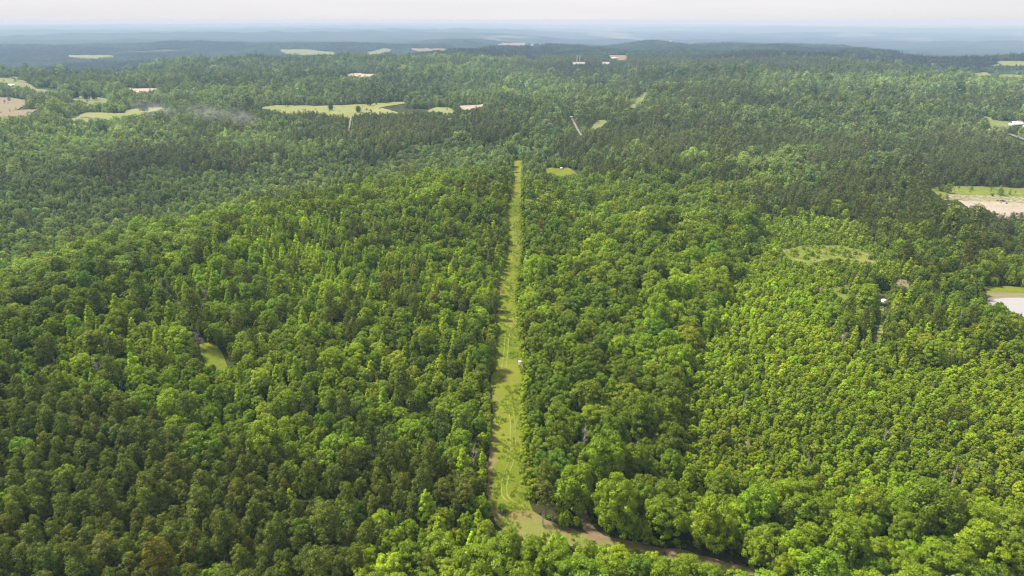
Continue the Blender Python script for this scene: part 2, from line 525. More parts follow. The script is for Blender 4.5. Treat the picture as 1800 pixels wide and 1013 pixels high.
P_SHORE = [(1738, 520), (1766, 519), (1870, 522), (1870, 529), (1800, 528), (1767, 527), (1762, 532), (1740, 536), (1736, 530)]
ROADS = [  # pale gravel tracks as pixel polylines, width in metres
    ([(618, 204), (616, 214), (613, 233)], 2.0),
    ([(1003, 207), (1009, 217), (1015, 229), (1022, 240)], 2.6),
    ([(1773, 237), (1784, 241), (1797, 246), (1830, 256)], 6.0),
    ([(936, 258), (940, 263)], 5.0),
    ([(18, 137), (30, 138), (34, 142), (45, 146)], 9.0),
    ([(143, 207), (158, 208), (172, 211)], 7.0),
]
CUT = [(1136, 163), (1128, 170), (1118, 182), (1109, 192)]

# raster of the open ground, half resolution, with a margin right and left
MW, MH, MX = 1100, 507, 100            # columns cover px -200 .. 2000


def poly_mask(poly, sub=1):
    ys, xs = np.mgrid[0:MH, 0:MW]
    X = (xs + 0.5 - MX) * 2.0; Y = (ys + 0.5) * 2.0
    m = np.zeros((MH, MW), bool)
    pts = list(poly)
    x0 = min(p[0] for p in pts) - 3; x1 = max(p[0] for p in pts) + 3
    y0 = min(p[1] for p in pts) - 3; y1 = max(p[1] for p in pts) + 3
    j0, j1 = max(0, int(x0 / 2 + MX)), min(MW, int(x1 / 2 + MX) + 2)
    i0, i1 = max(0, int(y0 / 2)), min(MH, int(y1 / 2) + 2)
    if j1 <= j0 or i1 <= i0: return m
    Xs, Ys = X[i0:i1, j0:j1], Y[i0:i1, j0:j1]
    c = np.zeros(Xs.shape, bool)
    n = len(pts)
    for k in range(n):
        ax, ay = pts[k]; bx, by = pts[(k + 1) % n]
        if ay == by: continue
        cond = ((ay > Ys) != (by > Ys)) & (Xs < (bx - ax) * (Ys - ay) / (by - ay) + ax)
        c ^= cond
    m[i0:i1, j0:j1] = c
    return m


def band_poly(pts, w):
    up, dn = [], []
    for i, (x, y) in enumerate(pts):
        a = pts[max(i - 1, 0)]; b = pts[min(i + 1, len(pts) - 1)]
        dx, dy = b[0] - a[0], b[1] - a[1]
        l = math.hypot(dx, dy) or 1
        up.append((x - dy / l * w, y + dx / l * w)); dn.append((x + dy / l * w, y - dx / l * w))
    return up + dn[::-1]


OPEN = np.zeros((MH, MW), bool)
for P in [P_STRIP, P_ROAD, P_SPUR, P_WATER, P_SHORE] + [f[2] for f in FIELDS]:
    OPEN |= poly_mask(P)
for pts, w in ROADS:
    OPEN |= poly_mask(band_poly(pts, 1.6))
OPEN |= poly_mask(band_poly(CUT, 2.5))
OPEN |= poly_mask([(906, 628), (922, 628), (922, 654), (906, 654)]) | poly_mask([(1541, 512), (1565, 512), (1565, 552), (1541, 552)])
OPEN |= poly_mask([(1004, 205), (1008, 205), (1026, 241), (1016, 241)])


def is_open(px, py):
    j = np.floor(np.asarray(px) / 2 + MX).astype(int); i = np.floor(np.asarray(py) / 2).astype(int)
    ok = (j >= 0) & (j < MW) & (i >= 0) & (i < MH)
    return OPEN[np.clip(i, 0, MH - 1), np.clip(j, 0, MW - 1)] & ok


SCR = np.zeros((MH, MW), bool)
for f in FIELDS:
    if f[1] is M_SCRUB and f[2][0][0] != 1547: SCR |= poly_mask(f[2])


def scrub_at(px, py):
    j = np.clip(np.floor(np.asarray(px) / 2 + MX).astype(int), 0, MW - 1); i = np.clip(np.floor(np.asarray(py) / 2).astype(int), 0, MH - 1)
    return SCR[i, j]


# stands of different woods, painted the same way: later ones lie over earlier ones
MIX, PINE, YOUNG, TALL, RIDGE, GUM, CEDAR, FARPINE = range(8)
REG = np.zeros((MH, MW), np.int8)
stands = [
    (RIDGE, [(-200, 700), (0, 600), (110, 560), (170, 505), (300, 470), (400, 405), (600, 350), (900, 300), (900, 262), (600, 285), (330, 320), (0, 430), (-200, 450)]),
    (RIDGE, [(-200, 450), (0, 420), (330, 315), (600, 270), (600, 235), (300, 250), (-200, 250)]),
    (FARPINE, [(120, 300), (330, 262), (470, 270), (440, 330), (300, 300), (200, 330)]),
    (FARPINE, [(600, 215), (860, 208), (930, 215), (900, 262), (820, 250), (760, 275), (640, 300), (520, 290), (590, 240)]),
    (FARPINE, [(1000, 235), (1300, 215), (1420, 240), (1560, 262), (1480, 300), (1360, 268), (1250, 300), (1140, 300), (1040, 290)]),
    (FARPINE, [(1600, 255), (1700, 238), (1800, 250), (2000, 250), (2000, 330), (1740, 325), (1600, 300)]),
    (FARPINE, [(1700, 380), (2000, 380), (2000, 470), (1760, 430)]),
    (FARPINE, [(300, 195), (450, 215), (600, 230), (560, 215), (420, 195)]),
    (FARPINE, [(0, 112), (180, 116), (200, 130), (0, 128)]),
    (FARPINE, [(900, 110), (1000, 92), (1500, 90), (1500, 125), (1100, 130), (940, 140)]),
    (FARPINE, [(1230, 350), (1500, 340), (1580, 350), (1560, 366), (1300, 372)]),
    (FARPINE, [(920, 345), (1060, 352), (1050, 420), (960, 412), (925, 380)]),
    (CEDAR, [(-200, 720), (0, 640), (120, 585), (200, 520), (300, 495), (330, 440), (420, 395), (470, 430), (420, 520), (430, 640), (330, 690), (180, 740), (0, 780), (-200, 820)]),
    (GUM, [(300, 520), (330, 460), (410, 425), (500, 400), (640, 395), (700, 440), (800, 500), (780, 600), (640, 560), (500, 600), (420, 560), (360, 545)]),
    (GUM, [(120, 640), (60, 600), (200, 560), (330, 590), (320, 650), (240, 660)]),
    (PINE, [(-200, 690), (0, 705), (110, 720), (240, 745), (340, 790), (430, 815), (530, 868), (600, 842), (680, 845), (740, 880), (830, 868), (862, 900), (850, 918), (780, 930), (690, 960), (640, 1013), (640, 1020), (-200, 1020)]),
    (PINE, [(700, 830), (740, 810), (800, 850), (862, 880), (850, 900), (760, 880)]),
    (TALL, [(912, 300), (1000, 320), (1290, 345), (1330, 380), (1300, 470), (1250, 560), (1200, 640), (1190, 760), (1160, 900), (1130, 960), (1000, 950), (930, 900), (912, 700), (905, 500), (912, 400)]),
    (YOUNG, [(1345, 378), (1480, 385), (1530, 405), (1560, 440), (1590, 490), (1640, 600), (1800, 650), (2000, 700), (2000, 960), (1830, 920), (1500, 890), (1400, 880), (1300, 870), (1190, 850), (1175, 760), (1200, 660), (1265, 560), (1310, 460)]),
    (GUM, [(1490, 500), (1640, 510), (1720, 640), (1560, 660), (1460, 580)]),
    (TALL, [(1150, 900), (1300, 885), (1480, 920), (2000, 955), (2000, 1020), (1150, 1020)]),
    (TALL, [(860, 925), (900, 945), (1320, 1000), (2000, 1010), (2000, 1020), (840, 1020)]),
]
for rid, P in stands:
    REG[poly_mask(P)] = rid
REG[MH - 1] = REG[MH - 2]


def region(px, py, x, y):
    jx = px + 14 * (vnoise(x, y, 11, 31) - 0.5) * 2
    jy = py + 8 * (vnoise(x, y, 11, 47) - 0.5) * 2
    fr_ = smooth(430, 600, np.hypot(x, y))
    jx = jx + fr_ * 130 * (vnoise(x, y, 75, 33) + 0.5 * vnoise(x, y, 33, 34) - 0.75)
    jy = jy + fr_ * 26 * (vnoise(x, y, 75, 35) + 0.5 * vnoise(x, y, 33, 36) - 0.75)
    j = np.clip(np.floor(jx / 2 + MX).astype(int), 0, MW - 1); i = np.clip(np.floor(jy / 2).astype(int), 0, MH - 1)
    return REG[i, j]


# ------------------------------------------------------------------ the ground sheet
gx, gy, gh = GX.ravel(), GY.ravel(), GH.ravel()
V = np.stack([gx, gy, gh], 1)
V = np.vstack([V, [[0, 0, float(height_raw(np.array(0.0), np.array(0.1)))]]])
idx = np.arange(NR * NT).reshape(NR, NT)
nx = np.roll(idx, -1, axis=1)
quads = np.stack([idx[:-1], idx[1:], nx[1:], nx[:-1]], -1).reshape(-1, 4)[:, ::-1]
me = mesh_np("ground", V, quads, [M_TERRAIN], True)
ctr = np.stack([idx[0], nx[0], np.full(NT, NR * NT)], -1)
rad = np.append(RR.ravel(), 0.0)
gpx, gpy = project(gx, gy, gh)
scr = np.zeros(len(V))
reg_g = region(gpx, gpy, gx, gy)
front = (gy > 20) & (RR.ravel() < 900)
scr[:-1][front & (reg_g == YOUNG)] = 1.0
scr[:-1][front & (reg_g == GUM)] = 0.35
opn = np.zeros(len(V))
o1 = vnoise(gx, gy, 1500, 5) * 0.6 + vnoise(gx, gy, 600, 6) * 0.4
opn[:-1] = smooth(0.72, 0.76, o1) * smooth(5500, 7000, RR.ravel())
for nm, arr in (("scrub", scr), ("open", opn), ("far", smooth(5200, 6800, rad))):
    a = me.attributes.new(nm, 'FLOAT', 'POINT'); a.data.foreach_set("value", arr.astype(np.float32))
ground = link("ground", me)
tagobj(ground, kind="structure")
# small disc that closes the sheet under the camera
mdisc = mesh_np("ground_under_camera", np.vstack([V[idx[0]], V[-1:]]), np.stack([np.arange(NT), np.roll(np.arange(NT), -1), np.full(NT, NT)], -1), [M_TERRAIN], True)
tagobj(link("ground", mdisc), kind="structure")


# ------------------------------------------------------------------ sheets laid on the ground
def sheet(name, poly_px, mat, step=None, lift=None, dirt=None, level=None, z_world=None):
    W = [at(*p)[:2] for p in poly_px]
    W = np.array(W)
    seg = []
    ext = max(np.ptp(W[:, 0]), np.ptp(W[:, 1]))
    dmin = np.hypot(W[:, 0], W[:, 1]).min()
    if step is None: step = max(1.2, ext / 60)
    for k in range(len(W)):
        a, b = W[k], W[(k + 1) % len(W)]
        n = max(1, int(np.hypot(*(b - a)) / step))
        for i in range(n): seg.append(a + (b - a) * i / n)
    B = np.array(seg)
    nrm = np.roll(B, -1, 0) - np.roll(B, 1, 0)
    ln = np.hypot(nrm[:, 0], nrm[:, 1]) + 1e-6
    nrm = np.stack([-nrm[:, 1] / ln, nrm[:, 0] / ln], 1)
    wob = (vnoise(B[:, 0], B[:, 1], step * 2.5, 9) - 0.5) * step * 0.8
    B = B + nrm * wob[:, None]
    xs = np.arange(B[:, 0].min(), B[:, 0].max(), step); ys = np.arange(B[:, 1].min(), B[:, 1].max(), step)
    X, Y = np.meshgrid(xs, ys)
    X = X.ravel() + rng.uniform(-.2, .2, X.size) * step; Y = Y.ravel() + rng.uniform(-.2, .2, Y.size) * step
    c = np.zeros(len(X), bool)
    nB = len(B)
    for k in range(nB):
        ax, ay = B[k]; bx, by = B[(k + 1) % nB]
        if ay == by: continue
        c ^= ((ay > Y) != (by > Y)) & (X < (bx - ax) * (Y - ay) / (by - ay) + ax)
    pts = [Vector(p) for p in B] + [Vector((a, b)) for a, b in zip(X[c], Y[c])]
    edges = [(k, (k + 1) % nB) for k in range(nB)]
    vv, _, ff, _, _, _ = delaunay_2d_cdt(pts, edges, [], 1, 1e-4)
    vv = np.array([(v.x, v.y) for v in vv])
    tri = np.array([f for f in ff if len(f) == 3], int)
    z = H(vv[:, 0], vv[:, 1])
    r = np.hypot(vv[:, 0], vv[:, 1])
    z = z + (lift if lift is not None else 0.06 + 0.0007 * r)
    if level is not None: z = np.full_like(z, level)
    me = mesh_np(name, np.column_stack([vv, z]), tri, [mat], True)
    if dirt is not None:
        px, py = project(vv[:, 0], vv[:, 1], z)
        d = np.clip(dirt(px, py, vv[:, 0], vv[:, 1]), 0, 1)
        a = me.attributes.new("dirt", 'FLOAT', 'POINT'); a.data.foreach_set("value", d.astype(np.float32))
    o = link(name, me)
    tagobj(o, kind="structure")
    return o


sl = np.array(strip_L); slo = np.argsort(sl[:, 1])
sr = np.array(strip_R); sro = np.argsort(sr[:, 1])


def strip_u(px, py):
    a = np.interp(py, sl[slo, 1], sl[slo, 0]); b = np.interp(py, sr[sro, 1], sr[sro, 0])
    return (px - a) / np.maximum(b - a, 1)


def strip_dirt(px, py, x, y):
    u = strip_u(px, py)
    d = 0.62 * np.exp(-(np.maximum(u - 0.02, 0) / 0.16) ** 2) * np.interp(py, [283, 455, 480, 520, 560, 660, 700, 840, 870, 900], [0, 0, .9, 1, .35, .25, .9, 1, .7, .8])
    d = d + 0.6 * np.exp(-((u - 0.85) / 0.14) ** 2 - ((py - 415) / 12) ** 2)
    d = d + 0.5 * np.exp(-((u - 0.45) / 0.22) ** 2 - ((py - 655) / 28) ** 2) + 0.35 * np.exp(-((u - 0.4) / 0.3) ** 2 - ((py - 500) / 14) ** 2)
    d = d + 0.6 * np.exp(-((py - 905) / 14) ** 2)
    d = d + 0.7 * (vnoise(x, y, 9, 77) * 0.6 + vnoise(x, y, 3, 78) * 0.4 - 0.5)
    return d


# the strip widened a little under the trees on both sides
def widen(poly, w):
    c = np.array(poly, float)
    return [(float(x), float(y)) for x, y in c]


strip_poly = [(x - 5, y) for x, y in strip_L] + [(x + 5, y) for x, y in strip_R]
sheet("grass_strip", strip_poly, M_STRIP, 1.3, None, strip_dirt)
road_poly = P_ROAD
sheet("dirt_road", [(864, 893), (900, 893), (937, 899)] + P_ROAD[3:12] + [(1340, 1004), (1330, 1014), (1258, 1006), (1215, 994), (1170, 984), (1120, 976), (1080, 968), (1040, 966), (1000, 962), (950, 964), (900, 952), (876, 926), (866, 910)],
      M_ROAD, 1.0, 0.16, lambda px, py, x, y: 0.62 + 0.5 * (vnoise(x, y, 2.2, 13) - 0.5) - 0.5 * smooth(4, 16, py - np.interp(px, [860, 934, 1040, 1130, 1310], [905, 906, 942, 957, 997])) + 0.5 * (vnoise(x, y, 5, 3) - 0.5))
sheet("dirt_path", [(1008, 885), (1026, 885), (1036, 915), (1050, 935), (1066, 948), (1044, 948), (1024, 932), (1014, 912)], M_ROAD, 1.0, 0.2, lambda px, py, x, y: 0.8 + 0 * px)
for nm, mt, P in FIELDS:
    D = None
    if mt is M_SAND: D = lambda px, py, x, y: 0.55 * vnoise(x, y, 9, 15)
    elif mt is M_SCRUB: D = lambda px, py, x, y: 0.5 * vnoise(x, y, 9, 15)
    elif mt is M_STRIP: D = lambda px, py, x, y: 0.35 * vnoise(x, y, 9, 15)
    elif mt in (M_FIELD, M_YFIELD): D = lambda px, py, x, y: 0.45 * vnoise(x, y, 60, 16)
    else: D = lambda px, py, x, y: 0.5 + 0 * px
    cy_ = sum(p[1] for p in P) / len(P)
    P = [(px, py + (0.55 * 8 * 1200 / (120 * 1200 / (py - 35)) if py > cy_ and nm != "lakeshore" else 0)) for px, py in P]
    sheet({"lakeshore": "grass_bank", "clearing": "clearing_ground"}.get(nm, nm), P, mt, None, None, D)
wz = at(1800, 535)[2]
sheet("pond_shore", [(1730, 517), (1766, 516), (1880, 519), (1880, 612), (1800, 575), (1770, 560), (1735, 548), (1728, 530)], M_BROWN, 1.5, 0.35, lambda px, py, x, y: 0.5 + 0 * px)
shore_max = max(at(px, py)[2] for px, py in P_WATER) + 0.5
sheet("pond_water", [(1745, 527)] + P_WATER[0:4] + [(1812, 566), (1785, 552), (1750, 545), (1738, 536)], M_WATER, 2.0, None, None, shore_max)


def ribbon(name, pts_px, width, mat, lift=0.12, kind="structure", parent=None):
    pts = []
    for i in range(len(pts_px) - 1):
        a, b = pts_px[i], pts_px[i + 1]
        for k in range(6): pts.append((a[0] + (b[0] - a[0]) * k / 6, a[1] + (b[1] - a[1]) * k / 6))
    pts.append(pts_px[-1])
    W = np.array([at(*p)[:2] for p in pts])
    T = np.gradient(W, axis=0); T /= np.hypot(T[:, 0], T[:, 1])[:, None] + 1e-9
    Nn = np.stack([-T[:, 1], T[:, 0]], 1)
    wv = width * (0.8 + 0.4 * vnoise(W[:, 0], W[:, 1], 4, 3))
    A = W + Nn * wv[:, None] / 2; B = W - Nn * wv[:, None] / 2
    P = np.vstack([A, B]); n = len(W)
    z = H(P[:, 0], P[:, 1]) + lift + 0.0009 * np.hypot(P[:, 0], P[:, 1])
    F = [(i, i + 1, n + i + 1, n + i) for i in range(n - 1)]
    o = link(name, mesh_np(name, np.column_stack([P, z]), F, [mat], True))
    tagobj(o, kind=kind)
    return o


for pts, w in ROADS:
    ribbon("gravel_road", pts, w, M_GRAVEL, 0.4)
ribbon("cleared_line", CUT, 16, M_FIELD, 0.6)
trackA = [(893, 573), (896, 577), (897, 582), (893, 588), (890, 600), (890, 615), (887, 640), (884, 655)]
trackB = [(895, 706), (898, 722), (901, 740), (902, 775), (901, 800), (898, 815), (893, 826), (889, 840), (886, 855), (887, 872), (893, 880), (905, 887), (922, 892)]
trackC = [(902, 384), (904, 400), (906, 425), (902, 460)]
for tr, g in ((trackA, 1.5), (trackB, 1.5), (trackC, 1.6)):
    for sgn in (-1, 1):
        pp = []
        for x, y in tr:
            gx_, gy_, _ = at(x, y)
            q = project(gx_ + sgn * g / 2, gy_, H(gx_, gy_))
            pp.append((float(q[0]), float(q[1])))
        ribbon("tyre_track", pp, 0.42, M_TRACK, 0.10)


# ------------------------------------------------------------------ tree models
def quads_from(C, Nn, size, aspect, r):
    """leaf quads: centres, normals, sizes"""
    n = len(C)
    ref = r.normal(size=(n, 3)); ref /= np.linalg.norm(ref, axis=1)[:, None]
    T = np.cross(Nn, ref); T /= np.linalg.norm(T, axis=1)[:, None] + 1e-9
    B = np.cross(Nn, T)
    s = size[:, None]
    T = T * s * 0.5; B = B * s * 0.5 * aspect
    V = np.stack([C - T, C - B, C + T, C + B], 1).reshape(-1, 3)      # rhombic leaf sprays
    F = np.arange(4 * n).reshape(n, 4)
    return V, F


def crown_cloud(r, lobes, per, leaf, aspect=0.75, jit=0.55, up=0.25, axis_r=0.35, radial=False):
    """lobes: (centre, radius, outward) -> leaves on the outer side of each lobe"""
    Cs, Ns, Sh = [], [], []
    for c, lr, outw in lobes:
        n = max(4, int(per * (lr ** 1.6)))
        d = r.normal(size=(n * 2, 3)); d /= np.linalg.norm(d, axis=1)[:, None]
        keep = (d @ outw > -0.05) & (d[:, 2] > -0.45)
        d = d[keep][:n]
        if not len(d): continue
        rad = lr * r.uniform(0.72, 1.08, len(d))
        p = c + d * rad[:, None] * np.array([1, 1, 0.82])
        nn = d + jit * r.normal(size=d.shape) + np.array([0, 0, up])
        if radial:
            nn = np.cross(d, r.normal(size=d.shape)) + 0.5 * d
        nn /= np.linalg.norm(nn, axis=1)[:, None] + 1e-9
        Cs.append(p); Ns.append(nn)
        Sh.append(np.full(len(d), r.uniform(0.78, 1.26)) * r.uniform(0.86, 1.14, len(d)))
    C = np.vstack(Cs); Nn = np.vstack(Ns); sh = np.concatenate(Sh)
    size = leaf * r.uniform(0.7, 1.35, len(C))
    Vv, Ff = quads_from(C, Nn, size, aspect, r)
    return Vv, Ff, sh


def envelope(kind, t):
    """radius (share of the crown's) at height share t of the crown"""
    if kind == 'oak': return np.sqrt(np.clip(1 - ((t - 0.42) / 0.60) ** 2, 0.02, 1))
    if kind == 'pine': return np.sqrt(np.clip(1 - ((t - 0.40) / 0.62) ** 2, 0.02, 1)) * (0.80 + 0.2 * (1 - t))
    if kind == 'gum': return np.clip((1 - t) ** 0.58, 0.05, 1) * np.clip(t * 6 + 0.45, 0, 1)
    if kind == 'cedar': return np.clip((1 - t) ** 0.5, 0.08, 1) * np.clip(t * 5 + 0.6, 0, 1)
    return np.sqrt(np.clip(1 - ((t - 0.40) / 0.62) ** 2, 0.02, 1))


SPEC = {  # radius, height, crown base, lobes, lobe radius, leaves per lobe, leaf size, leaf aspect, radial
    'pine':  (2.6, 14.0, 5.5, 44, (0.45, 0.95), 120, 0.30, 0.5, False),
    'oak':   (4.6, 12.5, 2.2, 100, (0.60, 1.25), 95, 0.34, 0.8, False),
    'gum':   (2.6, 11.5, 1.8, 60, (0.50, 0.85), 110, 0.33, 0.8, False),
    'cedar': (1.9, 7.5, 0.6, 40, (0.45, 0.70), 120, 0.26, 0.5, False),
    'young': (1.7, 4.6, 0.25, 26, (0.45, 0.78), 110, 0.34, 0.8, False),
}


def make_crown(kind, seed, lod):
    r = np.random.default_rng(seed)
    R, Ht, z0, nl, (l0, l1), per, leaf, asp, radial = SPEC[kind]
    if lod == 1: nl = int(nl * 0.55); l0 *= 1.3; l1 *= 1.3; per *= 0.16; leaf *= 2.1
    if lod == 2: nl = int(nl * 0.30); l0 *= 1.7; l1 *= 1.7; per *= 0.055; leaf *= 3.4
    ch = Ht - z0
    # uneven outline: the envelope itself swells and shrinks with direction
    ka = r.uniform(0, 2 * np.pi, 4); km = np.array([2, 3, 5, 1]); kk = np.array([0.10, 0.10, 0.08, 0.12]) * (1.4 if kind in ('oak', 'young') else 0.9)
    lobes = []
    golden = 2.39996
    lean = r.normal(size=2) * 0.05 * R
    for i in range(nl):
        t = 1 - ((i + 0.5) / nl) ** (0.62 if kind in ('gum', 'cedar') else 0.8)
        t = float(np.clip(t + r.normal() * 0.03, 0.0, 0.97))
        a = i * golden + r.normal() * 0.25
        f = 1 + float((kk * np.cos(km * a + ka)).sum())
        lr = r.uniform(l0, l1) * (0.75 if kind in ('gum', 'cedar') and t > 0.7 else 1)
        rad = max(0.0, R * float(envelope(kind, np.array(t))) * f - lr * 0.6) * r.uniform(0.78, 1.08)
        if kind == 'oak' and r.random() < 0.1: rad *= 0.6
        c = np.array([math.cos(a) * rad + lean[0] * t, math.sin(a) * rad + lean[1] * t, z0 + t * (ch - lr * 0.6)])
        outw = np.array([math.cos(a) * rad, math.sin(a) * rad, (t - 0.35) * R * 1.3]); outw /= np.linalg.norm(outw) + 1e-9
        lobes.append((c, lr, outw))
    Vv, Ff, sh = crown_cloud(r, lobes, per, leaf, asp, 0.32, 0.30)
    # inner leaves that close the middle
    n_in = max(10, int(len(Ff) * 0.12))
    tt = r.uniform(0.05, 0.85, n_in); aa = r.uniform(0, 2 * np.pi, n_in)
    ra = R * envelope(kind, tt) * 0.62 * np.sqrt(r.uniform(0, 1, n_in))
    C = np.column_stack([np.cos(aa) * ra, np.sin(aa) * ra, z0 + tt * ch])
    Nn = r.normal(size=(n_in, 3)) + [0, 0, 1.0]; Nn /= np.linalg.norm(Nn, axis=1)[:, None]
    V2, F2 = quads_from(C, Nn, leaf * 1.9 * r.uniform(0.8, 1.2, n_in), 0.9, r)
    F = np.vstack([Ff, F2 + len(Vv)]); V = np.vstack([Vv, V2]); S = np.concatenate([sh, r.uniform(0.7, 1.0, n_in)])
    return V, F, S


def tube(path, radii, sides=6):
    path = np.array(path, float)
    V, F = [], []
    for i, p in enumerate(path):
        d = path[min(i + 1, len(path) - 1)] - path[max(i - 1, 0)]
        d /= np.linalg.norm(d) + 1e-9
        ref = np.array([1, 0, 0]) if abs(d[0]) < 0.8 else np.array([0, 1, 0])
        u = np.cross(d, ref); u /= np.linalg.norm(u); w = np.cross(d, u)
        for k in range(sides):
            a = 2 * math.pi * k / sides
            V.append(p + radii[i] * (u * math.cos(a) + w * math.sin(a)))
    for i in range(len(path) - 1):
        for k in range(sides):
            F.append((i * sides + k, i * sides + (k + 1) % sides, (i + 1) * sides + (k + 1) % sides, (i + 1) * sides + k))
    return np.array(V), np.array(F)


def merge(parts):
    V, F, o = [], [], 0
    for v, f in parts:
        V.append(v); F.append(np.asarray(f) + o); o += len(v)
    return np.vstack(V), np.vstack(F)


def make_trunk(kind, seed):
    r = np.random.default_rng(seed + 900)
    R, Ht, z0, *_ = SPEC[kind]
    top = Ht * 0.86; tr = {'pine': 0.17, 'oak': 0.24, 'gum': 0.15, 'cedar': 0.12, 'young': 0.07}[kind]
    n = 6
    path = [(r.normal() * 0.02 * i * R * 0.5, r.normal() * 0.02 * i * R * 0.5, -0.5 + (top + 0.5) * i / n) for i in range(n + 1)]
    parts = [tube(path, [tr * (1.25 if i == 0 else 1) * (1 - 0.85 * i / n) for i in range(n + 1)], 6)]
    nb = {'pine': 7, 'oak': 9, 'gum': 7, 'cedar': 4, 'young': 5}[kind]
    for i in range(nb):
        t = r.uniform(0.15, 0.75); zz = z0 + t * (Ht - z0) * 0.8
        a = i * 2.4 + r.normal() * 0.3; l = R * 0.72 * float(envelope(kind, np.array(t)))
        rise = {'oak': 0.6, 'young': 0.7, 'pine': 0.25, 'gum': 0.35, 'cedar': 0.4}[kind] * l
        p0 = np.array([0, 0, zz]); p1 = p0 + [math.cos(a) * l * 0.5, math.sin(a) * l * 0.5, rise * 0.4]; p2 = p0 + [math.cos(a) * l, math.sin(a) * l, rise]
        parts.append(tube([p0, p1, p2], [tr * 0.42, tr * 0.28, tr * 0.08], 4))
    return merge(parts)


def bare_branches(seed, Ht, R, dense=26, kind='dead'):
    """leafless tree: the limbs fork into twigs"""
    r = np.random.default_rng(seed)
    parts = []
    def grow(p, d, l, rad, depth):
        q = p + d * l + r.normal(size=3) * l * 0.05
        mid = (p + q) / 2 + r.normal(size=3) * l * 0.06
        parts.append(tube([p, mid, q], [rad, rad * 0.8, rad * 0.5], 4 if depth else 6))
        if depth >= 3: return
        for k in range((7, 5, 4)[depth]):
            dd = d * 0.6 + r.normal(size=3) * 0.75 + np.array([0, 0, 0.25]); dd /= np.linalg.norm(dd)
            s = r.uniform(0.35, 1.0)
            grow(p + (q - p) * s, dd, l * r.uniform(0.35, 0.6), rad * 0.45, depth + 1)
    for k in range(3):
        grow(np.array([0, 0, Ht * (0.3 + 0.22 * k)]), np.array([r.normal() * .25, r.normal() * .25, 1.0]), Ht * 0.30, 0.13 - 0.03 * k, 0)
    Vb, Fb = merge(parts)
    s = R / max(1e-3, np.percentile(np.hypot(Vb[:, 0], Vb[:, 1]), 97))
    Vb[:, 0] *= s; Vb[:, 1] *= s
    trunk = tube([(0, 0, -0.4), (0.05, 0, Ht * 0.3), (0, 0.08, Ht * 0.62), (0, 0, Ht * 0.95)], [0.2, 0.16, 0.1, 0.03], 6)
    return (Vb, Fb), trunk


NVAR = {'pine': 6, 'oak': 6, 'gum': 5, 'cedar': 4, 'young': 11}
KINDS_T = ['pine', 'oak', 'gum', 'cedar', 'young']
protos = {}         # (kind, lod) -> list of crown meshes
trunks = {}
for ki, kd in enumerate(KINDS_T):
    trunks[kd] = []
    for v in range(NVAR[kd]):
        Vt, Ft = make_trunk(kd, 50 * ki + v)
        trunks[kd].append(mesh_np("trunk", Vt, Ft, [M_PINEBARK if kd == 'pine' else M_BARK], True))
    for lod in (0, 1, 2):
        lst = []
        for v in range(NVAR[kd] if lod < 2 else 4):
            Vc, Fc, Sc = make_crown(kd, 100 * ki + v, lod)
            lst.append((Vc, Fc, Sc))
        protos[kd, lod] = lst
crown_mesh = {(kd, v): mesh_np("crown", *protos[kd, 0][v][:2], [M_LEAF], False, protos[kd, 0][v][2]) for kd in KINDS_T for v in range(NVAR[kd])}


def proto_collection(name, meshes):
    c = bpy.data.collections.new(name)
    for i, m in enumerate(meshes):
        o = bpy.data.objects.new("%s_%02d" % (name, i), m)
        c.objects.link(o)
    return c


def tree_mesh(kd, v, lod):
    """crown and trunk in one mesh, for the woods past the single trees"""
    Vc, Fc, Sc = protos[kd, lod][v]
    Vt, Ft = make_trunk(kd, 50 * KINDS_T.index(kd) + v)
    F = np.vstack([Fc, Ft + len(Vc)])
    return mesh_np("tree", np.vstack([Vc, Vt]), F, [M_LEAF, M_PINEBARK if kd == 'pine' else M_BARK], False,
                   np.concatenate([Sc, np.ones(len(Ft))]), np.concatenate([np.zeros(len(Fc)), np.ones(len(Ft))]))


pcol = {}
for kd in KINDS_T:
    ms = []
    for lod in (0, 1, 2):
        for v in range(len(protos[kd, lod])):
            ms.append(tree_mesh(kd, v, lod))
    pcol[kd] = proto_collection(kd + "_models", ms)
LOD_OFF = {kd: (0, NVAR[kd], 2 * NVAR[kd]) for kd in KINDS_T}


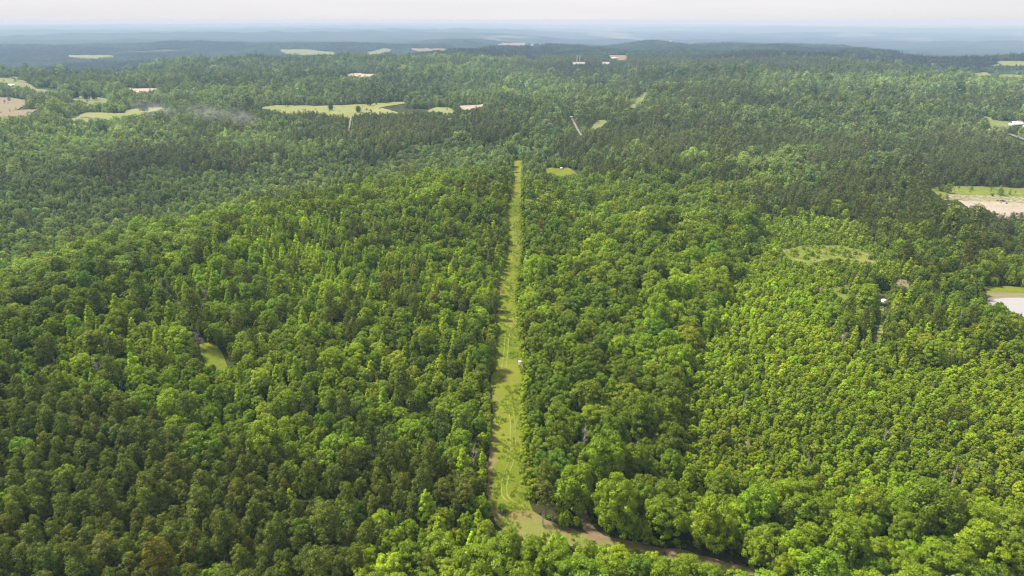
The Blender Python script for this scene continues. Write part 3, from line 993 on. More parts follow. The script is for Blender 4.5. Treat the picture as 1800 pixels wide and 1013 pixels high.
def scatter(name, P, vid, rot, scl, tint, coll, label, cat, kind="stuff"):
    n = len(P)
    me = bpy.data.meshes.new(name)
    me.vertices.add(n); me.vertices.foreach_set("co", np.asarray(P, np.float32).ravel())
    a = me.attributes.new("vid", 'INT', 'POINT'); a.data.foreach_set("value", np.asarray(vid, np.int32))
    rv = np.zeros((n, 3), np.float32); rv[:, 2] = rot
    a = me.attributes.new("rot", 'FLOAT_VECTOR', 'POINT'); a.data.foreach_set("vector", rv.ravel())
    a = me.attributes.new("scl", 'FLOAT_VECTOR', 'POINT'); a.data.foreach_set("vector", np.asarray(scl, np.float32).ravel())
    a = me.attributes.new("tint", 'FLOAT_VECTOR', 'POINT'); a.data.foreach_set("vector", np.asarray(tint, np.float32).ravel())
    me.update()
    o = link(name, me)
    g = bpy.data.node_groups.new(name + "_nodes", 'GeometryNodeTree')
    g.interface.new_socket("Geometry", in_out='INPUT', socket_type='NodeSocketGeometry')
    g.interface.new_socket("Geometry", in_out='OUTPUT', socket_type='NodeSocketGeometry')
    N = g.nodes; K = g.links.new
    gi = N.new("NodeGroupInput"); go = N.new("NodeGroupOutput")
    ci = N.new("GeometryNodeCollectionInfo"); ci.inputs['Collection'].default_value = coll
    ci.inputs['Separate Children'].default_value = True; ci.inputs['Reset Children'].default_value = True
    ip = N.new("GeometryNodeInstanceOnPoints"); ip.inputs['Pick Instance'].default_value = True
    def named(nm, tp):
        q = N.new("GeometryNodeInputNamedAttribute"); q.data_type = tp; q.inputs['Name'].default_value = nm
        return [s for s in q.outputs if s.enabled and s.name == 'Attribute'][0]
    K(gi.outputs[0], ip.inputs['Points']); K(ci.outputs[0], ip.inputs['Instance'])
    K(named("vid", 'INT'), ip.inputs['Instance Index'])
    er = N.new("FunctionNodeEulerToRotation"); K(named("rot", 'FLOAT_VECTOR'), er.inputs[0]); K(er.outputs[0], ip.inputs['Rotation'])
    K(named("scl", 'FLOAT_VECTOR'), ip.inputs['Scale'])
    K(ip.outputs[0], go.inputs[0])
    md = o.modifiers.new("scatter", 'NODES'); md.node_group = g
    tagobj(o, label, cat, None, kind)
    return o


# ------------------------------------------------------------------ where the trees stand
# share of each kind (pine, oak, gum, cedar, young) in each stand
MIXP = {
    MIX:     (0.22, 0.34, 0.20, 0.12, 0.12),
    PINE:    (0.90, 0.03, 0.05, 0.01, 0.01),
    YOUNG:   (0.012, 0.00, 0.02, 0.03, 0.938),
    TALL:    (0.12, 0.52, 0.20, 0.04, 0.12),
    RIDGE:   (0.10, 0.80, 0.04, 0.06, 0.00),
    GUM:     (0.16, 0.24, 0.38, 0.15, 0.07),
    CEDAR:   (0.28, 0.22, 0.12, 0.36, 0.02),
    FARPINE: (0.52, 0.42, 0.02, 0.04, 0.00),
}
MP = np.array([MIXP[i] for i in range(8)]); MC = np.cumsum(MP / MP.sum(1, keepdims=True), 1)
TINT = {   # leaf colour of each kind
    'pine': (0.112, 0.142, 0.012), 'oak': (0.176, 0.250, 0.007), 'gum': (0.265, 0.360, 0.009),
    'cedar': (0.094, 0.112, 0.017), 'young': (0.235, 0.325, 0.007)}
RAD = np.array([SPEC[k][0] for k in KINDS_T]); HGT = np.array([SPEC[k][1] for k in KINDS_T])


def jgrid(x0, x1, y0, y1, g, seed):
    r = np.random.default_rng(seed)
    xs = np.arange(x0, x1, g); ys = np.arange(y0, y1, g)
    X, Y = np.meshgrid(xs, ys)
    X = X + g * 0.5 * (np.arange(len(ys)) % 2)[:, None]
    return X.ravel() + r.uniform(-.42, .42, X.size) * g, Y.ravel() + r.uniform(-.42, .42, Y.size) * g


def classify(X, Y, r):
    Z = H(X, Y)
    px, py = project(X, Y, Z)
    rg = region(px, np.minimum(py, 1011), X, Y)
    u = r.random(len(X))
    # clumping: neighbouring trees tend to be of one kind
    u = np.clip(u * 0.62 + 0.38 * np.clip((vnoise(X, Y, 17, 12) - 0.5) * 1.7 + 0.5, 0, 1), 0, 0.9999)
    kd = (u[:, None] > MC[rg]).sum(1)
    s = 0.67 * np.exp(r.normal(size=len(X)) * 0.23)
    s = np.where(kd == 1, s * np.exp(np.abs(r.normal(size=len(X))) * 0.16 - 0.05), s)
    s = np.where(rg == YOUNG, s * r.uniform(0.50, 1.0, len(X)), s)
    s = np.where(kd == 1, s * np.array([0.62, 0.75, 0.5, 0.80, 0.62, 0.58, 0.60, 0.62])[rg], s)
    s = np.where((kd == 1) & (py > 930), s * 1.10, s)
    s = np.where((kd == 2) & (rg != PINE), s * 0.86, s)
    s = np.where((rg == PINE) & (kd == 0), s * 0.90, s)
    s = np.where((rg == YOUNG) & (kd != 4), s * 0.7, s)
    # the straight border between the tall wood and the scrub: a wall of tall trees, then a bare lane
    jj = lambda q: np.clip(np.floor(q / 2 + MX).astype(int), 0, MW - 1)
    ii = np.clip(np.floor(py / 2).astype(int), 0, MH - 1)
    rr0 = REG[ii, jj(px)]
    wall = (rr0 == TALL) & (REG[ii, jj(px + 26)] == YOUNG)
    lane = (rr0 == YOUNG) & (REG[ii, jj(px - 11)] == TALL)
    kd = np.where(wall, 1, kd); s = np.where(wall, np.maximum(s, 0.68), s)
    rg = np.where(wall, TALL, rg)
    s = np.where(lane, -1.0, s)
    return Z, px, py, rg, kd, s


def clear_of_open(X, Y, Z, kd, s, pad=1.0):
    """True where the crown does not stand in front of ground that lies open"""
    h = HGT[kd] * s; R = RAD[kd] * s * pad
    bad = np.zeros(len(X), bool)
    for f in (0.0, 0.12, 0.24, 0.36, 0.48, 0.60, 0.72, 0.84, 0.95):
        w = R * (0.0 if f < 0.2 else (0.8 if f < 0.8 else 0.45))
        for sg in (-1, -0.5, 0, 0.5, 1):
            if f < 0.2 and sg: continue
            px, py = project(X + sg * w, Y, Z + f * h)
            bad |= is_open(px, py)
    return ~bad


def visible_sector(X, Y, m=0.10):
    """inside the view (with a margin)"""
    return (np.abs(X) < (0.80 + m) * np.maximum(Y, 0) * 0.98 + 45) & (Y > 40)


def tint_of(kd_name, rg, X, Y, r):
    n = len(X)
    t = np.tile(np.array(TINT[kd_name]), (n, 1))
    l = np.exp(r.normal(size=n) * (0.17 if kd_name in ('oak', 'gum', 'young') else 0.12))
    l = l * (0.80 + 0.4 * vnoise(X, Y, 60, 71))
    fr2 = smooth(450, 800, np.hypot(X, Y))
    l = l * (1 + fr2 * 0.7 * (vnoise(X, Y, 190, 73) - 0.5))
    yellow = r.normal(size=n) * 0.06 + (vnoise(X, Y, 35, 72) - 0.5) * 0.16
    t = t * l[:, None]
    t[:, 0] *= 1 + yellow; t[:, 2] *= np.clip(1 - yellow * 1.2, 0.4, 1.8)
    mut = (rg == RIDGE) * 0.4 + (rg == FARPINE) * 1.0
    far = smooth(330, 700, np.hypot(X, Y))  # by distance: haze put into the leaf colours, greyer and lighter
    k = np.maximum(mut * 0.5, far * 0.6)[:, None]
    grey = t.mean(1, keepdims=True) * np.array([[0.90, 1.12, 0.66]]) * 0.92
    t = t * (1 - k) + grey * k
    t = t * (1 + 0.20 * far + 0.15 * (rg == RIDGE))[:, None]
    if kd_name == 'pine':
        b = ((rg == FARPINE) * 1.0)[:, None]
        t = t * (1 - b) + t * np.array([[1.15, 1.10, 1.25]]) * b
        old = (r.random(n) < 0.10)[:, None]
        t = np.where(old, t * [[1.12, 0.98, 1.1]], t)
    if kd_name == 'oak':
        deep = (r.random(n) < 0.22)[:, None]
        t = np.where(deep, t * [[0.72, 0.80, 1.1]], t)
        pale = (r.random(n) < 0.07)[:, None]
        t = np.where(pale, t * [[1.3, 1.2, 2.0]], t)
    if kd_name == 'young':
        dk = (r.random(n) < 0.12)[:, None]
        t = np.where(dk, t * [[0.7, 0.68, 1.0]], t)
    return t


def at_crown(px, py, up):
    return at(px, py, up)


# landmark trees first: kind, crown centre in the photograph, crown width there, tint factor, label
LAND = [
    ('oak', 1523, 512, 58, (1.15, 1.15, 1.2), "big rounded light green tree left of the white box above the young scrub", "single trees in the scrub"),
    ('pine', 962, 872, 46, (1.05, 0.95, 1.1), "round topped brownish pine right of the grass strip's lower end", None),
    ('oak', 1012, 852, 72, (0.95, 1, 1), "broad green oak behind the dirt path that leaves the road", None),
    ('oak', 1078, 880, 80, (1.1, 1.1, 1), "broad bright oak right of the short dirt path, above the dirt road", None),
    ('oak', 1170, 898, 74, (0.95, 0.95, 1), "broad green oak leaning over the dirt road, right of two others", None),
    ('oak', 880, 930, 32, (1.0, 1.15, 1), "small round bright tree at the left end of the dirt road", None),
    ('oak', 975, 982, 66, (1.0, 1.05, 1), "large rounded oak below the left bend of the dirt road", None),
    ('oak', 1072, 1004, 72, (1.05, 1.05, 1), "large rounded oak below the middle of the dirt road, at the bottom edge", None),
    ('oak', 880, 972, 70, (0.95, 1.0, 1), "green oak below the foot of the grass strip at the bottom edge", None),
    ('oak', 1172, 1016, 66, (1.05, 1.05, 1), "oak crown at the bottom edge below the right part of the dirt road", None),
    ('gum', 22, 745, 20, (1.1, 1.15, 1), "lone bright green sweetgum in the dark pines at the left edge", None),
    ('oak', 118, 835, 40, (1.25, 1.2, 1), "pale yellow green tree among the dark pines at lower left", None),
    ('oak', 470, 770, 74, (1.1, 1.05, 1), "broad light green oak where the pine stand ends, left of centre", None),
    ('oak', 590, 790, 66, (1.0, 1.1, 1), "tall leafy oak with bare trunk showing, left of the dead tree", None),
    ('oak', 800, 805, 40, (1.25, 1.2, 1.2), "light green tree beside the bare grey branches left of the strip", None),
    ('gum', 352, 850, 24, (1.05, 1.1, 1), "bright upright sweetgum in the middle of the lower left pines", None),
    ('gum', 348, 965, 24, (1.1, 1.1, 1), "bright upright sweetgum among pines near the bottom edge at left", None),
    ('gum', 530, 935, 22, (1.1, 1.15, 1), "slender lime green sweetgum standing above the pines, bottom left of centre", None),
    ('oak', 418, 433, 34, (1.5, 1.55, 1), "wide lime green tree on the edge of the left ridge", None),
    ('gum', 345, 478, 20, (1.2, 1.2, 1), "tall lime green sweetgum, first of the cluster by the left ridge", None),
    ('gum', 366, 484, 20, (1.2, 1.2, 1), "tall lime green sweetgum, second of the cluster by the left ridge", None),
    ('gum', 327, 512, 20, (1.15, 1.2, 1), "lime green sweetgum just below the cluster by the left ridge", None),
    ('oak', 165, 845, 26, (0.9, 1.15, 1), "small fresh green broadleaf tree in the pine stand at lower left", None),
    ('oak', 20, 885, 44, (1.15, 1.2, 1), "yellow green tree at the left edge among dark pines", None),
    ('cedar', 1037, 606, 22, (1.5, 0.72, 1.3), "reddish brown dying cedar right of the white hunting stand", None),
    ('pine', 950, 402, 12, (1.9, 0.8, 1.6), "rust red dead pine beside the upper grass strip", None),
    ('oak', 1650, 985, 80, (1.0, 1.05, 1), "tall broad tree in the bottom edge row at lower right", None),
    ('oak', 1490, 925, 66, (1.1, 1.05, 1.1), "round topped tree rising from the row above the dirt road's right end", None),
    ('gum', 675, 700, 26, (1.0, 1.15, 1), "bright green upright tree left of the grass strip, halfway down", None),
]
DEAD = [
    (1027, 766, 20, 34, "bare grey brown dead tree standing among the oaks right of the strip"),
    (818, 800, 26, 30, "grey leafless tree beside the pale green oak left of the strip"),
    (664, 800, 14, 26, "small purplish bare tree in the mixed wood left of the strip"),
    (1424, 798, 11, 18, "small pale dead tree in the young scrub at right"),
    (1680, 830, 9, 20, "thin white dead stem in the young scrub near the right edge"),
    (862, 968, 14, 30, "white bare snag among the oaks at the bottom edge"),
    (392, 985, 22, 18, "low grey bare branches among pines at the bottom edge"),
    (285, 503, 14, 20, "pinkish bare tree at the foot of the left ridge"),
    (345, 586, 22, 20, "spreading grey bare tree above the small left clearing"),
    (326, 560, 12, 18, "narrow grey bare tree left of the spreading one, above the clearing"),
    (360, 515, 14, 18, "grey bare tree beside the lime green sweetgum cluster"),
    (168, 640, 16, 20, "grey bare tree right of the small grassy gap at far left"),
    (1688, 560, 14, 18, "greyish bare tree left of the pond"),
    (1676, 614, 12, 14, "small grey bare tree below the pond"),
    (1310, 700, 8, 12, "tiny bare brown tree in the scrub right of the tall stand"),
]

placed = []      # x, y, r for dart throwing
cellsz = 4.0
hgrid = {}


def dart(x, y, r, f=0.74):
    ci, cj = int(x // cellsz), int(y // cellsz)
    for i in range(ci - 2, ci + 3):
        for j in range(cj - 2, cj + 3):
            for (qx, qy, qr) in hgrid.get((i, j), ()):
                d = f * (r + qr)
                if (qx - x) ** 2 + (qy - y) ** 2 < d * d: return False
    return True


def put(x, y, r):
    hgrid.setdefault((int(x // cellsz), int(y // cellsz)), []).append((x, y, r))


singles = []     # dicts of individually built trees
for kd, px, py, wpx, tf, lab, grp in LAND:
    R, Ht, z0 = SPEC[kd][:3]
    hc = 0.62 * Ht
    for _ in range(3):
        x, y, z = at(px, py, hc)
        f = y * CP - (z + hc - CAM_H) * SP
        s = (wpx * f / FPX) / (2 * R)
        hc = 0.62 * Ht * s
    x, y, z = at(px, py, hc)
    k = KINDS_T.index(kd)
    for _ in range(12):
        if bool(clear_of_open(np.array([x]), np.array([y]), np.array([z]), np.array([k]), np.array([s]), 1.15 if py > 900 else 0.9)[0]): break
        y += (-0.9 if py > 940 else (0.9 if py > 840 else 0))
        s *= 0.95; z = float(H(x, y))
    singles.append(dict(kind=kd, x=x, y=y, z=z, s=s, tint=np.array(TINT[kd]) * tf, label=lab, land=True, rg=0, var=len(singles) % NVAR[kd]))
    put(x, y, R * s * 0.9)
dead_list = []
rQ = np.random.default_rng(404)
SNAG_AT = [(1015, 850, "the oak behind the dirt path"), (118, 835, "the pale tree in the pines"), (470, 770, "the broad light oak left of centre"), (530, 935, "the slender lime sweetgum"),
           (345, 478, "the lime sweetgum cluster"), (1037, 606, "the reddish brown cedar"), (1490, 925, "the round topped tree at lower right"), (914, 638, "the narrow white box stand"),
           (675, 700, "the upright tree left of the strip"), (1600, 700, "the middle of the young scrub"), (200, 930, "the middle of the lower pine stand"), (1552, 528, "the white box in the scrub"),
           (385, 628, "the small grassy left clearing"), (1790, 760, "the right edge's middle"), (1480, 450, "the rough grass clearing"), (1250, 800, "the scrub's left border")]
for mx_, my_, mn_ in SNAG_AT:
    for sx_, sy_, w_ in ((1, -1, "up and right of"), (-1, 1, "down and left of")):
        ax_, ay_ = mx_ + sx_ * rQ.uniform(35, 80), my_ + sy_ * rQ.uniform(30, 60)
        if 10 < ax_ < 1790 and ay_ < 1000 and not is_open(ax_, ay_):
            sz = rQ.uniform(6, 14)
            DEAD.append((ax_, ay_, sz * 1.2, sz * 1.5, f"small bare grey snag {w_} {mn_}"))
for px, py, wpx, hpx, lab in DEAD:
    x, y, z = at(px, py, 6.0)
    f = y * CP - (z + 6 - CAM_H) * SP
    Rw = wpx * f / FPX / 2
    dead_list.append((x, y, z, Rw, lab)); put(x, y, Rw * 0.7)
# keep the white stands and the barn free
STANDS = [(914, 643, 1.05, 0.0), (1552, 532, 1.9, 0.35)]
for px, py, w_, a_ in STANDS:
    x, y, z = at(px, py); put(x, y, 1.6)

rH = np.random.default_rng(123)
for side, P_, sg in (("left", strip_L, -1), ("right", strip_R[::-1], 1)):
    P_ = sorted(P_, key=lambda p: p[1])
    ys_ = np.array([p[1] for p in P_], float); xs_ = np.array([p[0] for p in P_], float)
    yv = 300.0
    while yv < 885:
        xv = float(np.interp(yv, ys_, xs_))
        sc_k = rH.uniform(0.55, 1.15)
        x, y, z = at(xv, yv)
        x += sg * (1.55 * sc_k + rH.uniform(0.1, 0.9) + (0.8 if sg < 0 else 0))
        z = float(H(x, y))
        if rH.random() < (0.9 if sg > 0 else 0.45):
            if dart(x, y, 1.5 * sc_k, 0.6):
                put(x, y, 1.5 * sc_k)
                singles.append(dict(kind='young', x=x, y=y, z=z, s=sc_k, tint=np.array(TINT['young']) * rH.uniform(0.8, 1.1) * np.array([rH.uniform(0.92, 1.0), 0.92, 1]), label=None, land=False, rg=MIX, var=int(rH.integers(NVAR['young']))))
        # one crown width further on
        dpx = 2.0 * sc_k * 1200 / math.hypot(y, 120) * math.sin(math.atan2(120, y))
        yv += max(1.2, dpx * rH.uniform(0.9, 1.5))
print("hedge", len(singles))

NEAR_R = 430.0
rA = np.random.default_rng(11)
X, Y = jgrid(-430, 430, 45, 430, 1.5, 21)
ok = (np.hypot(X, Y) < NEAR_R) & visible_sector(X, Y)
X, Y = X[ok], Y[ok]
Z, px, py, rg, kd, s = classify(X, Y, rA)
ok = (s > 0) & clear_of_open(X, Y, Z, kd, s, 1.0 + 0.1 * (py > 880))
sp = scrub_at(px, py)
ok |= sp & (rA.random(len(X)) < 0.16)
kd = np.where(sp, 4, kd); s = np.where(sp, rA.uniform(0.25, 0.7, len(X)), s)
# two sparse spots with rough grass between the bushes
X, Y, Z, px, py, rg, kd, s = [a[ok] for a in (X, Y, Z, px, py, rg, kd, s)]
Rr = RAD[kd] * s
order = np.argsort(-(Rr * rA.uniform(0.55, 1.0, len(Rr))))
keep = []
spf = np.array([0.74, 0.66, 0.80, 0.76, 0.66, 0.72, 0.74, 0.72])
for i in order:
    if dart(X[i], Y[i], Rr[i], spf[rg[i]]):
        put(X[i], Y[i], Rr[i]); keep.append(i)
keep = np.array(keep)
X, Y, Z, rg, kd, s = [a[keep] for a in (X, Y, Z, rg, kd, s)]
near = dict(X=X, Y=Y, Z=Z, rg=rg, kd=kd, s=s)
print("near trees", len(X), np.bincount(kd))

# ------------------------------------------------------------------ near trees: the largest in view stand as objects of their own
pxc, pyc = project(X, Y, Z + 0.6 * HGT[kd] * s)
fr = Y * CP - (Z - CAM_H) * SP
size_px = RAD[kd] * s * (HGT[kd] * s * 0.6) / fr ** 2
inview = (pxc > -10) & (pxc < 1810) & (pyc > 0) & (pyc < 1030)
single_mask = np.zeros(len(X), bool)
CAP = {'pine': 296, 'oak': 280, 'gum': 290, 'cedar': 296, 'young': 298}
for k, kn in enumerate(KINDS_T):
    c = np.where(inview & (kd == k))[0]
    c = c[np.argsort(-size_px[c])][:CAP[kn] - sum(q['kind'] == kn for q in singles)]
    single_mask[c] = True
rT = np.random.default_rng(5)
tints = np.zeros((len(X), 3))
for k, kn in enumerate(KINDS_T):
    m = kd == k
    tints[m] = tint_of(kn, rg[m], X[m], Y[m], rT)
for i in np.where(single_mask)[0]:
    kn = KINDS_T[kd[i]]
    singles.append(dict(kind=kn, x=float(X[i]), y=float(Y[i]), z=float(Z[i]), s=float(s[i]), tint=tints[i], label=None, land=False, rg=int(rg[i]), var=int(rT.integers(NVAR[kn]))))

OBJN = {'pine': 'pine_tree', 'oak': 'oak_tree', 'gum': 'sweetgum_tree', 'cedar': 'cedar_tree', 'young': 'young_tree'}
NOUN = {'pine': 'pine', 'oak': 'oak', 'gum': 'sweetgum', 'cedar': 'cedar', 'young': 'young tree'}
REGW = {MIX: 'in the mixed wood', PINE: 'in the lower left pine stand', YOUNG: 'in the young scrub', TALL: 'in the tall wood', RIDGE: 'on the left ridge',
        GUM: 'in the bright sweetgum wood', CEDAR: 'in the dark cedar belt', FARPINE: 'in the far pines'}
GRPW = {MIX: 'the mixed wood', PINE: 'the lower left pine stand', YOUNG: 'the young scrub', TALL: 'the tall wood', RIDGE: 'the left ridge',
        GUM: 'the sweetgum wood', CEDAR: 'the cedar belt', FARPINE: 'the far pine patch'}


def tone(t, kn):
    l = 0.3 * t[0] + 0.6 * t[1] + 0.1 * t[2]
    base = {'pine': 0.060, 'oak': 0.093, 'gum': 0.14, 'cedar': 0.049, 'young': 0.123}[kn]
    q = l / base / 1.75
    w = {'pine': ('dark olive', 'olive green', 'pale olive'), 'oak': ('deep green', 'mid green', 'light green'), 'gum': ('fresh green', 'bright green', 'lime green'),
         'cedar': ('blackish green', 'dark green', 'brownish green'), 'young': ('darker green', 'bright green', 'yellow green')}[kn]
    return w[0] if q < 0.88 else (w[2] if q > 1.12 else w[1])


ORD = ["nearest", "second", "third", "fourth", "fifth", "sixth", "seventh", "eighth", "ninth", "tenth", "eleventh", "twelfth", "thirteenth", "fourteenth", "fifteenth", "sixteenth",
       "seventeenth", "eighteenth", "nineteenth", "twentieth", "21st", "22nd", "23rd", "24th", "25th", "26th", "27th", "28th", "29th", "30th"]
SECT = ["right of", "up and right of", "above", "up and left of", "left of", "down and left of", "below", "down and right of"]
MARKS = [(1523, 512, "the big rounded light tree"), (1015, 850, "the oak behind the dirt path"), (1165, 905, "the oak leaning over the road"), (882, 924, "the small round tree at the junction"),
         (975, 968, "the oak below the road's left bend"), (22, 745, "the lone bright sweetgum at the left edge"), (118, 835, "the pale tree in the pines"), (470, 770, "the broad light oak left of centre"),
         (590, 790, "the oak with bare trunk showing"), (800, 805, "the light oak beside bare branches"), (352, 850, "the bright sweetgum amid the pines"), (348, 965, "the bottom edge sweetgum"),
         (530, 935, "the slender lime sweetgum"), (418, 433, "the wide lime tree on the ridge"), (345, 478, "the lime sweetgum cluster"), (1037, 606, "the reddish brown cedar"),
         (950, 402, "the rust red dead pine"), (1490, 925, "the round topped tree at lower right"), (1650, 985, "the tall bottom edge tree at right"), (914, 638, "the narrow white box stand"),
         (1552, 528, "the white box in the scrub"), (1027, 766, "the grey brown dead tree"), (664, 800, "the purplish bare tree"), (1424, 798, "the small pale dead tree"), (1680, 830, "the thin white dead stem"),
         (345, 586, "the spreading grey bare tree"), (168, 640, "the bare tree at far left"), (1688, 560, "the greyish bare tree by the pond"), (385, 628, "the small grassy left clearing"),
         (1310, 700, "the tiny brown bare tree"), (895, 706, "the top of the wheel tracks"), (895, 382, "the strip's narrow upper bend"), (911, 288, "the strip's upper end"), (893, 580, "the short curled wheel tracks"), (980, 300, "the small green upper clearing"), (1800, 535, "the pond"), (880, 490, "the strip's bare earth bend"), (20, 1000, "the bottom left corner"), (1785, 1000, "the bottom right corner"),
         (1790, 760, "the right edge's middle"), (200, 930, "the middle of the lower pine stand"), (1300, 1000, "the dirt road's right end"), (1250, 800, "the scrub's left border"), (1480, 450, "the rough grass clearing"),
         (675, 700, "the upright tree left of the strip"), (1600, 700, "the middle of the young scrub"), (285, 503, "the pinkish bare tree"), (20, 885, "the yellow green left edge tree"), (660, 985, "the bottom edge's left oak row")]
SX = np.array([project(q['x'], q['y'], q['z'] + 0.65 * SPEC[q['kind']][1] * q['s']) for q in singles]).reshape(-1, 2)
SK = np.array([q['kind'] for q in singles])
SL = np.array([q['land'] for q in singles])
MK = np.array([m[:2] for m in MARKS], float)
dMK = np.hypot(SX[:, None, 0] - MK[None, :, 0], SX[:, None, 1] - MK[None, :, 1])
dMK = np.where(dMK < 10, 1e6, dMK)
aMK = (np.round(np.arctan2(-(SX[:, None, 1] - MK[None, :, 1]), SX[:, None, 0] - MK[None, :, 0]) / (math.pi / 4)).astype(int)) % 8
rank = np.zeros(dMK.shape, int)
for m in range(len(MARKS)):
    for kk_ in set(SK):
        for sec in range(8):
            c = np.where((SK == kk_) & (aMK[:, m] == sec) & ~SL)[0]
            c = c[np.argsort(dMK[c, m])]
            rank[c, m] = np.arange(len(c))
rS = np.random.default_rng(77)
first = {}
for qi, q in enumerate(singles):
    kn = q['kind']; v = q['var']; s_ = q['s']
    hx, hy = project(q['x'], q['y'], q['z'] + 0.65 * SPEC[kn][1] * s_)
    ax, ay = int(round(float(hx) / 18.0)), int(round(float(hy) / 10.13))
    lab = q['label']
    if lab is None:
        size = 'small ' if s_ < 0.86 else ('large ' if s_ > 1.2 else '')
        where = REGW[q['rg']]
        u = float(strip_u(float(hx), float(hy)))
        wpx = max(6.0, 2.2 * float(RAD[KINDS_T.index(kn)]) * s_ * 1200 / math.hypot(q['y'], 120))
        sw = float(np.interp(hy, sr[sro, 1], sr[sro, 0]) - np.interp(hy, sl[slo, 1], sl[slo, 0]))
        if 285 < hy < 900 and -1.1 * wpx / sw < u < 0: where = "at the grass strip's left edge"
        elif 285 < hy < 900 and 1 < u < 1 + 1.1 * wpx / sw: where = "at the grass strip's right edge"
        elif 930 < hx < 1320 and 0 < hy - np.interp(hx, [930, 1050, 1310], [945, 958, 1003]) < 40: where = "below the dirt road"
        lab = f"{size}{tone(q['tint'], kn)} {NOUN[kn]} {where}, {min(max(ax,0),100)}% across, {min(max(ay,0),100)}% down"
        m = int(np.argmin(np.where(rank[qi] < len(ORD), dMK[qi] * (1 + 0.15 * rank[qi]), 1e9)))
        lab = f"{ORD[min(rank[qi, m], len(ORD) - 1)]} {size}{tone(q['tint'], kn)} {NOUN[kn]} {SECT[aMK[qi, m]]} {MARKS[m][2]}"
        if len(lab.split()) > 16: lab = lab.replace(" " + size.strip() + " ", " ", 1) if size else lab
        if len(lab.split()) > 16: lab = lab.replace(" " + tone(q["tint"], kn) + " ", " ", 1)
        if "strip" in where and len(lab.split()) <= 12: lab += ", on the strip's edge"
        lab = lab.replace("nearest ", "nearest ", 1)
    root = bpy.data.objects.new(OBJN[kn], None); root.empty_display_size = 0.5
    COL.objects.link(root)
    root.location = (q['x'], q['y'], q['z'] - 0.1)
    root.rotation_euler = (rS.normal() * 0.025, rS.normal() * 0.025, rS.uniform(0, 6.283))
    zs = s_ * rS.uniform(0.88, 1.12)
    root.scale = (s_, s_, zs) if q['land'] else (s_ * rS.uniform(0.86, 1.15), s_ * rS.uniform(0.86, 1.15), zs)
    tagobj(root, lab, NOUN[kn] if kn == 'young' else NOUN[kn] + " tree", {'pine': 'pines', 'oak': 'oaks', 'gum': 'sweetgums', 'cedar': 'cedars', 'young': 'young trees'}[kn] + " of " + GRPW[q['rg']])
    key = (kn, v)
    if key not in first:
        tr = link("trunk", trunks[kn][v], root); cr_ = link("crown", crown_mesh[kn, v], root)
        first[key] = (tr, cr_)
    else:
        tr = first[key][0].copy(); cr_ = first[key][1].copy()
        COL.objects.link(tr); COL.objects.link(cr_); tr.parent = root; cr_.parent = root
    cr_["tint"] = [float(c) for c in q['tint']]

for i, (x, y, z, Rw, lab) in enumerate(dead_list):
    Ht = 8.6 if lab.find("small") < 0 and lab.find("low") < 0 else 6.0
    if 'small bare grey snag' in lab: Ht = 5.0
    (Vb, Fb), (Vt, Ft) = bare_branches(300 + i, Ht, max(Rw, 0.8))
    if "snag" in lab and "white" not in lab: root_z = -1.2
    else: root_z = 0
    z += root_z
    root = bpy.data.objects.new("dead_tree", None); COL.objects.link(root)
    root.location = (x, y, z); root.rotation_euler = (0, 0, i * 1.3)
    if i == 1: root.rotation_euler = (0, 0.35, 0)
    tagobj(root, lab, "dead tree", "leafless trees in the forest")
    link("trunk", mesh_np("trunk", Vt, Ft, [M_PALE], True), root)
    link("branches", mesh_np("branches", Vb, Fb, [M_PALE], True), root)

# ------------------------------------------------------------------ the rest of the woods
rB = np.random.default_rng(31)
X2, Y2 = jgrid(-1100, 1100, 100, 1100, 3.8, 41)
X2b, Y2b = jgrid(-2300, 2300, 100, 2450, 5.2, 42)
ka_ = np.hypot(X2, Y2) < 1000; kb_ = np.hypot(X2b, Y2b) >= 1000
X2 = np.concatenate([X2[ka_], X2b[kb_]]); Y2 = np.concatenate([Y2[ka_], Y2b[kb_]])
rad2 = np.hypot(X2, Y2)
ok = (rad2 >= NEAR_R - 2) & (rad2 < 2300) & visible_sector(X2, Y2, 0.03)
X2, Y2 = X2[ok], Y2[ok]
Z2, px2, py2, rg2, kd2, s2 = classify(X2, Y2, rB)
kd2 = np.where(kd2 == 4, np.where(rg2 == YOUNG, 4, 1), kd2)
# one pine or cedar takes less room than an oak: grow them to close the canopy
grow = np.array([1.08, 0.84, 1.08, 1.35, 1.5])[kd2]
s2 = s2 * grow * (1 + 0.33 * smooth(850, 1300, np.hypot(X2, Y2)))
op2 = is_open(px2, py2)
lone = op2 & (rB.random(len(X2)) < np.where(scrub_at(px2, py2), 0.16, 0.022)) & (px2 * 0 + py2 > 125)
s2 = np.where(lone, s2 * 0.6, s2)
# patchwork of pine and broadleaf stands further out
pat = vnoise(X2, Y2, 170, 91) * 0.6 + vnoise(X2, Y2, 70, 92) * 0.4
flip = (pat > 0.60) & (rB.random(len(X2)) < 0.75) & (rg2 == MIX)
kd2 = np.where(flip, 0, kd2)
kd2 = np.where((~flip) & (kd2 != 1) & (rB.random(len(X2)) < 0.35) & (rg2 == MIX), 1, kd2)
sand = np.zeros(len(X2), bool)
ok = (clear_of_open(X2, Y2, Z2, kd2, np.abs(s2) * 0.9) | lone) & (s2 > 0)
X2, Y2, Z2, rg2, kd2, s2 = [a[ok] for a in (X2, Y2, Z2, rg2, kd2, s2)]
print("mid trees", len(X2), np.bincount(kd2))

